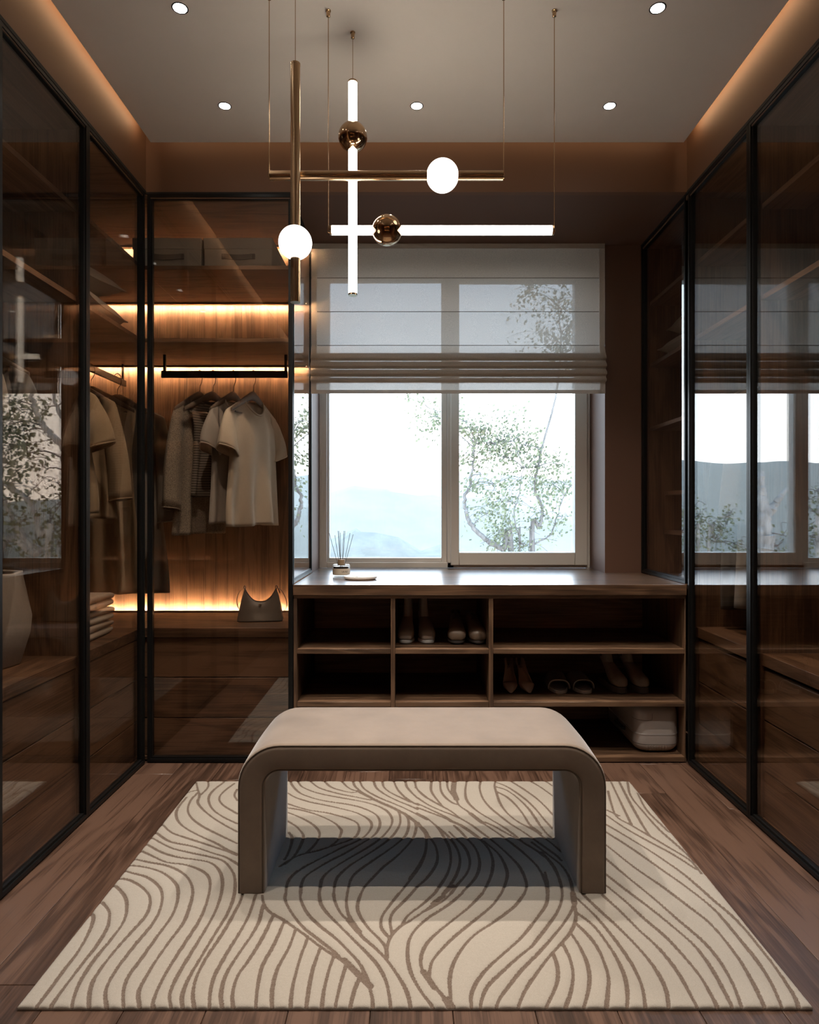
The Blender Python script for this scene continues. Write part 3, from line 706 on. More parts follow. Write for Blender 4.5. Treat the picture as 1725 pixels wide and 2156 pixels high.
# skirt down to the floor
ring = np.concatenate([idx[0,:-1], idx[:-1,-1], idx[-1,:0:-1], idx[:0:-1,0]])
sk = co[ring].copy(); sk[:,2] = .0004; allco = np.concatenate([co, sk]); m_ = len(ring); kk = np.arange(m_)
sq = np.stack([ring, nv+kk, nv+(kk+1)%m_, ring[(kk+1)%m_]], -1)
Q = np.concatenate([quads, sq]); c0 = np.array([(rx0+rx1)/2, (ry0+ry1)/2, 0])
me.vertices.add(len(allco)); me.vertices.foreach_set('co', (allco-c0).astype(np.float32).ravel())
me.loops.add(Q.size); me.loops.foreach_set('vertex_index', Q.astype(np.int32).ravel())
me.polygons.add(len(Q)); me.polygons.foreach_set('loop_start', (np.arange(len(Q))*4).astype(np.int32)); me.polygons.foreach_set('loop_total', np.full(len(Q), 4, np.int32))
me.update(calc_edges=True); me.validate()
at = me.attributes.new('carve', 'FLOAT', 'POINT'); at.data.foreach_set('value', np.concatenate([D.ravel(), np.full(m_, .03)]).astype(np.float32))
m, nt, out = newmat('carved_wool_rug'); L = nt.links.new
b = N(nt, 'BsdfPrincipled'); setin(b, Roughness=.95, Specular_IOR_Level=.1, Sheen_Weight=.15); L(b.outputs[0], out.inputs[0])
an = N(nt, 'Attribute'); an.attribute_name = 'carve'
tc = N(nt, 'TexCoord'); nz = N(nt, 'TexNoise'); setin(nz, Scale=260.0, Detail=2.0); L(tc.outputs['Object'], nz.inputs['Vector'])
ad = N(nt, 'Math', operation='MULTIPLY_ADD'); ad.inputs[1].default_value = .0035; L(nz.outputs[0], ad.inputs[0]); L(an.outputs['Fac'], ad.inputs[2])
mr = N(nt, 'MapRange'); mr.inputs[1].default_value = .0010; mr.inputs[2].default_value = .0024; mr.inputs[3].default_value = 1; mr.inputs[4].default_value = 0; L(ad.outputs[0], mr.inputs[0])
n2 = N(nt, 'TexNoise'); setin(n2, Scale=700.0, Detail=2.0); L(tc.outputs['Object'], n2.inputs['Vector'])
ra = N(nt, 'ValToRGB'); L(n2.outputs[0], ra.inputs[0]); ra.color_ramp.elements[0].position = .3; ra.color_ramp.elements[1].position = .7
ra.color_ramp.elements[0].color = (0.278,0.252,0.219,1); ra.color_ramp.elements[1].color = (0.352,0.320,0.281,1)
rb_ = N(nt, 'ValToRGB'); L(n2.outputs[0], rb_.inputs[0]); rb_.color_ramp.elements[0].position = .35; rb_.color_ramp.elements[1].position = .65
rb_.color_ramp.elements[0].color = (0.090,0.063,0.047,1); rb_.color_ramp.elements[1].color = (0.174,0.135,0.110,1)
mx = N(nt, 'Mix'); mx.data_type = 'RGBA'; L(mr.outputs[0], mx.inputs[0]); L(ra.outputs[0], mx.inputs[6]); L(rb_.outputs[0], mx.inputs[7]); L(mx.outputs[2], b.inputs['Base Color'])
bp = N(nt, 'Bump'); setin(bp, Strength=.25, Distance=.002); L(n2.outputs[0], bp.inputs['Height']); L(bp.outputs[0], b.inputs['Normal'])
me.materials.append(m); me.shade_smooth()
rug = bpy.data.objects.new('rug', me); C.objects.link(rug); rug.location = c0
tag(rug, 'cream wool rug with carved brown wavy lines under the bench', 'rug')
# ------------------------------------------------------------------ storage boxes on the top shelf
canvas = pbr('grey_canvas', (.52,.48,.42), .9, var=.12, vscale=300, bump=.3, bscale=700)
canvas_d = pbr('grey_canvas_strap', (.24,.21,.185), .9)
def storage_box(label, x0, x1):
    y0, y1, z0, z1 = 3.10, 3.50, SH1+.001, 2.407
    t = thing('storage_box', label, 'box', ((x0+x1)/2, (y0+y1)/2, z0), group='grey canvas boxes on the top shelf')
    obj('box_body', MB().box(x0+.003, x1-.003, y0+.003, y1-.003, z0, z1-.05), canvas, t, bevel=.004)
    obj('lid', MB().box(x0, x1, y0, y1, z1-.055, z1), canvas, t, bevel=.005)
    xm_ = (x0+x1)/2+.002; w = .066; zh = z0+.068
    obj('handle', MB().rings([[(xm_-w+2*w*i/12, y0+.002-.016*math.sin(math.pi*i/12)-d_, zh+s_*.012-.010*math.sin(math.pi*i/12)) for d_, s_ in ((0,-1),(.003,-1),(.003,1),(0,1))] for i in range(13)]), canvas_d, t)
    for s in (-1, 1): obj('handle_tab', MB().box(xm_+s*w-.012, xm_+s*w+.012, y0-.0015, y0+.004, zh-.0125, zh+.0125), canvas_d, t, bevel=.001, segs=1)
storage_box('grey canvas storage box on the top shelf, nearest the window', PX(428,3.10), PX(574,3.10))
storage_box('grey canvas storage box on the top shelf, second from the window', PX(278,3.10), PX(424,3.10))
storage_box('grey canvas storage box on the top shelf, deepest in the left corner', PX(89,3.10), PX(235,3.10))

# ------------------------------------------------------------------ cushions
def cushion_mb(w, h, n=22):
    mb = MB(); k = n+1
    for s in (1, -1):
        vs = []
        for j in range(k):
            for i in range(k):
                a, b = 2*i/n-1, 2*j/n-1
                pinch = 1 - .09*(1-abs(a)**2)*(abs(b)**3) ; pinch2 = 1 - .09*(1-abs(b)**2)*(abs(a)**3)
                prof_ = (max(0,1-a**4))**.6*(max(0,1-b**4))**.6
                rip = .04*math.sin(5*a+3*b)*math.sin(4*b-2*a)
                vs.append((a*w/2*pinch2, b*w/2*pinch, s*h/2*prof_*(1+rip)))
        fs = []
        for j in range(n):
            for i in range(n):
                f = (j*k+i, j*k+i+1, (j+1)*k+i+1, (j+1)*k+i); fs.append(f if s > 0 else f[::-1])
        mb.add(vs, fs)
    return mb
cush_m = pbr('oatmeal_linen', (.36,.315,.26), .9, var=.06, vscale=200, bump=.25, bscale=600)
def cushion(label, loc, rz, tilt=(0,0), w=.45, h=.13):
    o = obj('cushion', cushion_mb(w, h), cush_m, smooth=True, angle=180)
    tag(o, label, 'cushion', 'oatmeal cushions on the shelves'); o.location = loc; o.rotation_euler = (tilt[0], tilt[1], rz)
    pts = [(w/2*.985*math.copysign(1,a)*1, 0, 0) for a in (1,)]
    mb = MB(); n = 40; ring_ = []
    for e in range(4):
        for i in range(n//4):
            a = 2*i/(n/4)-1; q = w/2*(1-.09*(1-a*a))
            ring_.append([(a*w/2,-q,0),(q,a*w/2,0),(-a*w/2,q,0),(-q,-a*w/2,0)][e])
    obj('piping', MB().tube(ring_, .003, 6, closed=True), cush_m, o, world=False, smooth=True)
    return o
cushion('oatmeal cushion lying flat on the second shelf of the corner wardrobe, under another', (-1.485, 2.76, SH2+.064), .06, (0, 0))
cushion('oatmeal cushion on top of another in the corner wardrobe', (-1.50, 2.72, SH2+.188), -.16, (.03, .10), h=.125)
cushion('oatmeal cushion at the bottom of the pair in the narrow right shelf unit', (1.555, 3.285, SH2+.062), .08, (0, 0), w=.47, h=.12)
cushion('oatmeal cushion at the top of the pair in the narrow right shelf unit', (1.565, 3.28, SH2+.183), -.12, (0, -.03), w=.46, h=.12)

# ------------------------------------------------------------------ clothes: garment built facing -y, hanger axis along x, origin at the rail
hang_wood = pbr('taupe_wooden_hanger', (.155,.12,.095), .5, var=.1, vscale=60)
steel = pbr('steel_hook', (.5,.48,.45), .25, 1.0)
def fab(name, c, **k): return pbr(name, c, .92, var=k.get('var', .05), vscale=k.get('vs', 150), bump=k.get('bump', .3), bscale=800, sheen=.1, spec=.2)
f_cream = fab('cream_jersey', (.60,.53,.44)); f_grey = fab('light_grey_jersey', (.36,.335,.305)); f_beige = fab('beige_wool', (.36,.27,.175)); f_mid = fab('warm_grey_wool', (.22,.20,.18))
f_tweed = fab('speckled_tweed', (.25,.215,.175), var=.7, vs=260); f_dark = fab('charcoal_wool', (.06,.055,.05)); f_white = fab('white_cotton', (.55,.53,.5)); f_sand = fab('sand_cotton', (.34,.255,.165))
m, nt, out = newmat('striped_knit'); b = N(nt, 'BsdfPrincipled'); setin(b, Roughness=.9); nt.links.new(b.outputs[0], out.inputs[0])
tc = N(nt, 'TexCoord'); wv = N(nt, 'TexWave'); wv.wave_type = 'BANDS'; wv.bands_direction = 'Z'; setin(wv, Scale=26.0, Distortion=.3); nt.links.new(tc.outputs['Object'], wv.inputs[0])
r = N(nt, 'ValToRGB'); nt.links.new(wv.outputs[0], r.inputs[0]); r.color_ramp.elements[0].color = (.035,.03,.027,1); r.color_ramp.elements[1].color = (.22,.19,.16,1); nt.links.new(r.outputs[0], b.inputs[0]); f_knit = m
m, nt, out = newmat('striped_grey_cotton'); b = N(nt, 'BsdfPrincipled'); setin(b, Roughness=.9); nt.links.new(b.outputs[0], out.inputs[0])
tc = N(nt, 'TexCoord'); wv = N(nt, 'TexWave'); wv.wave_type = 'BANDS'; wv.bands_direction = 'X'; setin(wv, Scale=14.0, Distortion=.0); nt.links.new(tc.outputs['Object'], wv.inputs[0])
r = N(nt, 'ValToRGB'); nt.links.new(wv.outputs[0], r.inputs[0]); r.color_ramp.elements[0].color = (.05,.047,.044,1); r.color_ramp.elements[1].color = (.13,.125,.12,1); nt.links.new(r.outputs[0], b.inputs[0]); f_stripe = m

def hanger(label, loc, rz, group):
    t = thing('clothes_hanger', label, 'hanger', loc, rz, group)
    pts = [(.015*math.cos(a)-.002, 0, -.012+.017+.017*math.sin(a)) for a in np.linspace(-.6, math.pi+.25, 14)]
    hook = [(0,0,-.10),(0,0,-.075)] + catmull([(0,0,-.075),(.003,0,-.055),(.016,0,-.035),(.020,0,-.006),(.012,0,.012),(0,0,.0215),(-.013,0,.013),(-.017,0,-.002)], 4)
    obj('hook', MB().tube(hook, .0019, 8), steel, t, world=False, smooth=True)
    up = []; lo = []
    for i in range(-16, 17):
        s = i/16; x = .205*s; z = -.084 - .115*max(0, abs(s)-.06)**1.1
        hgt = .046 - .027*abs(s); up.append((x, z)); lo.append((x, z-hgt))
    mb = MB(); rs = []
    for (x, z), (_, z2) in zip(up, lo):
        th_ = .0075 if abs(x) < .19 else .005
        zc_, hh = (z+z2)/2, (z-z2)/2
        rs.append([(x, th_*math.cos(a), zc_+hh*math.sin(a)) for a in np.linspace(0, 2*math.pi, 12, endpoint=False)])
    mb.rings(rs)
    obj('shoulder_bar', mb, hang_wood, t, world=False, smooth=True)
    obj('trouser_bar', MB().tube([(-.17,0,-.205),(.17,0,-.205)], .004, 8), hang_wood, t, world=False, smooth=True)
    return t
def garment(name, label, cat, loc, rz, mat, length, half=.225, sleeve=.20, flare=1.06, depth=.055, seed=0, group=None, neck=.085, folds=5, sl_ang=68, rib=None, open_front=False, bulk=1.0):
    rnd = random.Random(seed); t = thing(name, label, cat, loc, rz, group)
    ph = [rnd.uniform(0, 6.28) for _ in range(6)]
    ztop = -.118; drop = .080; zb = -.105-length; nX, nZ = 48, 34
    def shoulder(x):
        a = abs(x); z = ztop - drop*(max(0, a-neck*.7)/(half-neck*.7))**1.1 if a > neck*.7 else ztop
        return z
    mb = MB()
    for s in (-1, 1):                              # -1 front, +1 back
        dip = .085 if s < 0 else .018
        vs = []
        for j in range(nZ+1):
            tt = j/nZ
            for i in range(nX+1):
                q = 2*i/nX-1
                w = half*(1 - .10*sstep(.0,.22,tt) + (flare-1+.10)*sstep(.2,1,tt)) if True else half
                x0_ = q*half; x = q*w
                zt = shoulder(x0_)
                if abs(x0_) < neck: zt -= dip*math.sqrt(max(0, 1-(x0_/neck)**2))
                z = zt + (zb-zt)*(tt**.95)
                dd = depth*bulk*sstep(0,.28,tt)*math.sqrt(max(0,1-q*q)) + (.030*math.sqrt(1-(x0_/neck)**2)*(1-tt)**4 if abs(x0_) < neck else 0)
                fold = (.004+.020*sstep(.15,1,tt))*bulk*math.sin(folds*3.0*q+ph[0]+.6*math.sin(2*tt+ph[1])) * (1-q**6)
                fold = fold*sstep(0,.15,tt) + .010*sstep(.2,1,tt)*math.sin(folds*1.3*q+ph[2]+1.2*tt)*(1-q**6)
                vs.append((x + .006*math.sin(6*tt+ph[4])*tt, s*(dd) + fold*(.55 if s > 0 else 1), z + .004*math.sin(4*q+ph[3])*tt))
        k = nX+1; fs = []
        for j in range(nZ):
            for i in range(nX):
                f = (j*k+i, j*k+i+1, (j+1)*k+i+1, (j+1)*k+i); fs.append(f[::-1] if s < 0 else f)
        mb.add(vs, fs)
    o = obj('body', mb, mat, t, world=False, smooth=True, angle=180)
    sd = o.modifiers.new('cloth_thickness', 'SOLIDIFY'); sd.thickness = .003; sd.offset = 0
    # neckband
    ring_ = []
    for a in np.linspace(0, 2*math.pi, 28, endpoint=False):
        x = neck*math.cos(a); fr = math.sin(a) < 0
        zz_ = shoulder(x) - (.085 if fr else .018)*abs(math.sin(a))
        ring_.append((x, .030*math.sin(a), zz_))
    obj('neckband', MB().tube(ring_, .0055, 8, closed=True), rib or mat, t, world=False, smooth=True)
    if sleeve:
        for s in (-1, 1):
            mb = MB(); ang = math.radians(sl_ang); rs = []; n = 22; K = 14; zs = ztop-drop; wd = .135 if sleeve < .3 else .105
            tA, tB = Vector((half*.72, shoulder(half*.72)-.004)), Vector((half+.004, zs-.004)); tC = tB + sleeve*Vector((math.cos(ang), -math.sin(ang)))
            uA, uB = Vector((half*.74, zs-.20)), Vector((half*.86, zs-.185)); uC = tC + wd*Vector((-math.sin(ang), -math.cos(ang)))
            for j in range(K+1):
                tt = j/K
                T_ = tA*(1-tt)**2 + tB*2*tt*(1-tt) + tC*tt*tt if tt < .35 else None
                k1 = min(1, tt/.25); k2 = max(0, (tt-.25)/.75)
                T_ = tA.lerp(tB, math.sin(k1*math.pi/2)) if tt <= .25 else tB.lerp(tC, k2); U_ = uA.lerp(uB, k1) if tt <= .25 else uB.lerp(uC, k2)
                T_ = T_ + Vector((.012*math.sin(math.pi*k2), 0)); cxs, czs = (T_.x+U_.x)/2, (T_.y+U_.y)/2; ex, ez = (T_.x-U_.x)/2, (T_.y-U_.y)/2
                rd = (.012+.034*sstep(0,.35,tt)+.010*tt)*bulk*(1 if sleeve < .3 else .85); r_ = []
                for i in range(n):
                    a = 2*math.pi*i/n; y = rd*math.sin(a)*(1-.35*max(0, math.cos(a)))*(1+.18*tt*math.sin(3*a+ph[5]+2*tt))
                    r_.append((s*(cxs+ex*math.cos(a)), y + .005*math.sin(5*tt+ph[1]), czs+ez*math.cos(a)))
                rs.append(r_)
            mb.rings(rs, False, False)
            sl = obj('sleeve', mb, mat, t, world=False, smooth=True, angle=180)
            sd = sl.modifiers.new('cloth_thickness', 'SOLIDIFY'); sd.thickness = .003; sd.offset = 0
            obj('cuff', MB().tube(rs[-1], .0035, 6, closed=True), rib or mat, sl, world=False, smooth=True)
    if open_front:
        obj('front_edge', MB().tube([(.012, -(depth+.022)*bulk*sstep(0,.28,tt)-.016, -.19+(zb+.20)*tt) for tt in np.linspace(0,1,12)], .004, 6), mat, t, world=False, smooth=True)
        for z in np.linspace(-.26, zb+.25, 4): obj('button', MB().rings([[(.0+.009*math.cos(a), y, z+.009*math.sin(a)) for a in np.linspace(0,2*math.pi,14,endpoint=False)] for y in (-(depth+.034)*bulk, -(depth+.030)*bulk)]), hang_wood, t, world=False, smooth=True)
    return t
GB = 'clothes on the rail left of the window'; HB = 'hangers on the rail left of the window'
zr = 1.8055; YR = 3.285
ang = math.radians(74)
for u, kind, hl in ((421,0,'taupe hanger holding the speckled tweed coat'), (449,1,'taupe hanger holding the striped knit vest'), (492,2,'taupe hanger holding the light grey shirt'), (534,3,'taupe hanger holding the cream shirt')):
    hanger(hl, (PX(u, YR), YR, zr), ang - (.12 if kind == 1 else 0), HB)
garment('tweed_coat', 'speckled brown tweed coat, leftmost on the rail beside the window', 'coat', (PX(421,YR), YR, zr), ang, f_tweed, .68, half=.20, sleeve=.46, flare=1.12, seed=1, group=GB, sl_ang=80, depth=.036, bulk=.8)
garment('knit_vest', 'dark striped sleeveless knit vest between the tweed coat and the grey shirt', 'vest', (PX(449,YR), YR, zr), ang-.12, f_knit, .50, half=.15, sleeve=0, seed=2, group=GB, flare=1.0, depth=.03)
garment('tee_shirt', 'light grey short sleeved shirt hanging behind the cream shirt', 'shirt', (PX(492,YR), YR, zr), ang, f_grey, .63, half=.20, sleeve=.17, seed=3, group=GB, depth=.036, bulk=.8)
garment('tee_shirt', 'cream short sleeved shirt hanging nearest the window', 'shirt', (PX(534,YR), YR, zr), ang-.05, f_cream, .64, half=.215, sleeve=.18, seed=4, group=GB, depth=.042, folds=3, bulk=.85)
GL = 'clothes on the left rail'; HL = 'hangers on the left rail'
def left_item(y, mat, length, label, hl, cat='coat', nm='coat', x=-1.51, rz=0.0, **k):
    hanger(hl, (x, y, zr), rz, HL); garment(nm, label, cat, (x, y, zr), rz, mat, length, group=GL, **k)
left_item(2.70, f_sand, .58, 'sand coloured short sleeved shirt, first behind the second glass door on the left', 'hanger of the sand coloured shirt on the left rail', 'shirt', 'tee_shirt', seed=11, half=.22, rz=.10)
left_item(2.92, f_beige, .60, 'beige wool jumper behind the sand shirt on the left rail', 'hanger of the beige jumper on the left rail', 'jumper', 'jumper', seed=12, half=.22, sleeve=.42, sl_ang=80, rz=-.08)
left_item(3.14, f_beige, .96, 'long beige dress between the jumper and the quilted coat on the left rail', 'hanger of the long beige dress on the left rail', 'dress', 'dress', seed=13, half=.21, sleeve=.0, flare=1.18, rz=.05)
left_item(3.36, f_mid, .98, 'long grey quilted coat at the end of the left rail, next to the tweed coat', 'hanger of the long grey coat on the left rail', seed=14, half=.235, sleeve=.52, sl_ang=82, bulk=1.2, open_front=True, flare=1.1, x=-1.48)
GN = 'clothes in the near left wardrobe'; HN = 'hangers in the near left wardrobe'
for y, mt, lb, sd_ in ((2.30, f_stripe, 'grey striped shirt in the near left wardrobe, above the vase', 21), (2.12, f_mid, 'warm grey shirt behind the glass in the near left wardrobe', 22), (1.96, f_dark, 'charcoal shirt in the near left wardrobe, nearest the camera', 23)):
    hanger('hanger of the ' + lb.split(' in ')[0].split(' behind')[0] + ' in the near left wardrobe', (-1.53, y, zr), .06, HN); garment('shirt', lb, 'shirt', (-1.53, y, zr), .06, mt, .52, half=.20, sleeve=.17, sl_ang=78, seed=sd_, group=GN)
GR = 'clothes on the right rail'; HR = 'hangers on the right rail'
for y, mt, ln, lb, sd_, sl in ((2.90, f_dark, 1.0, 'long charcoal coat on the right rail, nearest the window', 31, .5), (2.78, f_mid, .98, 'long warm grey coat in the middle of the right rail', 32, .5), (2.62, f_white, .60, 'short white cotton shirt on the right rail, nearest the camera', 33, .2)):
    hanger('hanger of the ' + lb.split(' on ')[0].split(' in ')[0] + ' on the right rail', (1.57, y, zr), math.pi-.05, HR); garment('coat' if ln > .7 else 'shirt', lb, 'coat' if ln > .7 else 'shirt', (1.57, y, zr), -.05, mt, ln, half=.20, sleeve=sl, sl_ang=82, seed=sd_, group=GR)

# ------------------------------------------------------------------ vase, towels, bag
vase_m = pbr('pale_ribbed_ceramic', (.34,.305,.27), .85, var=.06, vscale=80, bump=.35, bscale=300, stretch=(1,1,.15))
n = 7; rs = []
for z, r, a in ((0,.135,0),(.006,.140,0),(.11,.168,.10),(.165,.172,.22),(.30,.150,.5),(.32,.149,.5)):
    rs.append([(r*math.cos(2*math.pi*i/n+a+.3), r*math.sin(2*math.pi*i/n+a+.3), z) for i in range(n)])
rs += [[(p[0]*.9, p[1]*.9, z) for p in rs[-1]] for z in (.32, .05)]
v = obj('faceted_vase', MB().rings(rs), vase_m, bevel=.004); v.location = (-1.487, 2.27, CT1+.0005)
tag(v, 'tall pale faceted vase standing on the counter of the near left wardrobe', 'vase')
towel_m = fab('oatmeal_towel', (.40,.345,.285), bump=.8)
towel_m2 = fab('ivory_towel', (.46,.41,.35), bump=.8)
def towel(label, loc, rz, mat, w=.34, d=.26, h=.058):
    prof_ = [(-d/2, .004)]                      # folded layers seen from the fold: two rounded lobes
    for c_, z0 in ((0, 0), (1, h/2)):
        hh = h/4
        prof_ += [(d/2-hh+hh*1.15*math.sin(a), z0+hh-hh*math.cos(a)) for a in np.linspace(.2, math.pi-.2, 8)]
    prof_ += [(-d/2+.01, h-.001), (-d/2, h-.006), (-d/2-.004, h/2+.003), (-d/2+.004, h/2), (-d/2-.004, h/2-.003)]
    rs = []
    for i in range(13):
        s = i/12; k = 1-.06*(2*abs(s-.5))**6; zz2 = 1-.12*(2*abs(s-.5))**8
        rs.append([(p[0]*k + .003*math.sin(3*s+p[1]*90), (s-.5)*w, max(.0003, p[1]*zz2)) for p in prof_])
    o = obj('folded_towel', MB().rings(rs), mat, smooth=True, angle=50); o.location = loc; o.rotation_euler = (0,0,rz)
    tag(o, label, 'towel', 'folded towels on the left counter'); return o
zt_ = CT1+.0005
towel('oatmeal folded towel at the bottom of the stack on the left counter', (-1.435, 2.78, zt_), .05, towel_m)
towel('ivory folded towel in the middle of the stack on the left counter', (-1.440, 2.775, zt_+.0595), -.05, towel_m2)
towel('oatmeal folded towel on top of the stack on the left counter', (-1.435, 2.78, zt_+.119), .03, towel_m)

leather = pbr('dark_taupe_leather', (.105,.088,.072), .42, var=.08, vscale=60, bump=.25, bscale=500)
leather_d = pbr('dark_leather_trim', (.04,.034,.03), .45)
def bag():
    t = thing('handbag', 'dark taupe leather shoulder bag with a scooped top on the lit counter', 'bag', (PX(548,3.23), 3.24, CT1+.0005), .10)
    W, H, Dp = .107, .158, .045; nX, nZ = 28, 18; mb = MB()
    for s in (-1, 1):
        vs = []
        for j in range(nZ+1):
            tt = j/nZ
            for i in range(nX+1):
                q = 2*i/nX-1
                top = H - .065*(1-abs(q)**2.5)
                wt_ = W*(1 - .30*tt**1.3); x = q*wt_; z = .003 + (top-.003)*tt
                y = s*Dp*(1-tt)**.55*(1-.25*abs(q)**4)*(1 if tt < 1 else 0) + s*.0035 - s*.008*(1-abs(q))*sstep(0,.5,tt)*(1-tt)
                vs.append((x, y, z))
        k = nX+1; mb.add(vs, [((j*k+i, j*k+i+1, (j+1)*k+i+1, (j+1)*k+i) if s < 0 else ((j+1)*k+i, (j+1)*k+i+1, j*k+i+1, j*k+i)) for j in range(nZ) for i in range(nX)])
    # gussets and base between the two panels
    kf = (nX+1)*(nZ+1)
    def V(s, j, i): return (0 if s < 0 else kf) + j*(nX+1)+i
    fs = [(V(1,0,i), V(1,0,i+1), V(-1,0,i+1), V(-1,0,i)) for i in range(nX)]
    fs += [(V(-1,nZ,i), V(-1,nZ,i+1), V(1,nZ,i+1), V(1,nZ,i)) for i in range(nX)]
    for i_, fl in ((0, 0), (nX, 1)):
        for j in range(nZ):
            f = (V(1,j,i_), V(-1,j,i_), V(-1,j+1,i_), V(1,j+1,i_)); fs.append(f[::-1] if fl else f)
    mb.f += fs
    obj('body', mb, leather, t, world=False, smooth=True, angle=50)
    edge_ = [(q*W*.7, -.0045, H - .065*(1-abs(q)**2.5)) for q in np.linspace(-1, 1, 25)]
    obj('top_piping', MB().tube(edge_, .0022, 6), leather_d, t, world=False, smooth=True)
    base_ = [(q*W*.995, -Dp*(1-.25*abs(q)**4)-.003, .0045) for q in np.linspace(-1, 1, 21)]
    obj('base_piping', MB().tube(base_, .0022, 6), leather_d, t, world=False, smooth=True)
    for s in (-1, 1):
        obj('ring', MB().tube([(s*(W*.70+.001)+.008*math.cos(a)*.6, 0, H+.004+.008*math.sin(a)) for a in np.linspace(0, 2*math.pi, 14, endpoint=False)], .0017, 6, closed=True), steel, t, world=False, smooth=True)
    st = catmull([(-W*.72, .003, H+.004), (-W*.98, .012, H*.86), (-W*1.10, .03, H*.60), (-W*1.02, .055, H*.30), (-W*.5, .066, .012), (0, .07, .006), (W*.6, .066, .014), (W*1.08, .05, H*.30), (W*1.14, .028, H*.55), (W*.96, .010, H*.88), (W*.72, .003, H+.004)], 6)
    obj('strap', MB().rings([[(p[0], p[1]-.0015, p[2]-.006), (p[0], p[1]+.0015, p[2]-.006), (p[0], p[1]+.0015, p[2]+.006), (p[0], p[1]-.0015, p[2]+.006)] if abs(p[0]) < W*.8 and p[2] < .05 else [(p[0]-.0012, p[1]-.006, p[2]), (p[0]+.0012, p[1]-.006, p[2]), (p[0]+.0012, p[1]+.006, p[2]), (p[0]-.0012, p[1]+.006, p[2])] for p in st]), leather_d, t, world=False)
    bk = [(W*.76+dx, -.003, H*.90+dz) for dx, dz in ((-.006,.010),(.004,.012),(.010,-.008),(.0,-.010))]
    obj('buckle', MB().tube(bk, .0016, 6, closed=True), steel, t, world=False, smooth=True)
    obj('clasp', MB().prism([(-.007,-.0),(.007,-.0),(.007,.004),(0,.012),(-.007,.004)], 0, .002).move(Matrix.Translation((0,-.0245,H-.065-.010)) @ Matrix.Rotation(math.radians(90), 4, 'X') @ Matrix.Scale(-1, 4, (0,1,0))), pbr('clasp_metal', (.30,.22,.15), .35, 1), t, world=False)
bag()

# ------------------------------------------------------------------ shoes: toe towards -y, heel at the back, sole at z = 0
def sole_outline(L_, w, heel=.8, n=36):
    pts = []
    for i in range(n):
        a = 2*math.pi*i/n; y = -L_/2*math.cos(a); k = (y+L_/2)/L_
        hw = w/2*(1.0-.22*sstep(.25,.6,k)+.10*sstep(.6,.85,k)*0)*(1 if k < .6 else 1-.0)
        x = math.sin(a); x = math.copysign(abs(x)**.75, x)*hw*(heel if k > .55 else 1 if k < .3 else 1-(1-heel)*(k-.3)/.25); pts.append((x, y))
    return pts[::-1] if True else pts
def shoe_loft(secs, n=22):                       # (y, z, half width, half height, lean): rings normal to a bending axis
    rs = []
    for y, z, a, b, lean in secs:
        rs.append([(a*math.copysign(abs(math.cos(t))**(.85 if math.sin(t) > 0 else .6), math.cos(t)), y + b*math.sin(t)*math.sin(lean), z + b*(math.sin(t) if math.sin(t) > 0 or lean > .8 else -abs(math.sin(t))**.55)*math.cos(lean)) for t in np.linspace(0, 2*math.pi, n, endpoint=False)])
    return rs
def oriented(mb):
    bm_ = None; return mb
boot_g = pbr('grey_suede', (0.359,0.296,0.265), .85, var=.08, vscale=90); boot_toe = pbr('pale_toe_cap', (0.338,0.280,0.240), .5); rubber = pbr('black_rubber', (0.094,0.087,0.085), .6); pale_sole = pbr('pale_rubber_sole', (0.600,0.600,0.600), .6)
brown_l = pbr('dark_brown_leather', (0.265,0.194,0.143), .35, coat=.2); pump_l = pbr('taupe_leather_pump', (0.593,0.452,0.390), .38); slide_m = pbr('charcoal_rubber', (.17,.17,.178), .55); slide_s = pbr('grey_foam_sole', (0.600,0.600,0.600), .6); chunk = pbr('grey_brown_leather', (0.328,0.274,0.234), .7, var=.1, vscale=80)
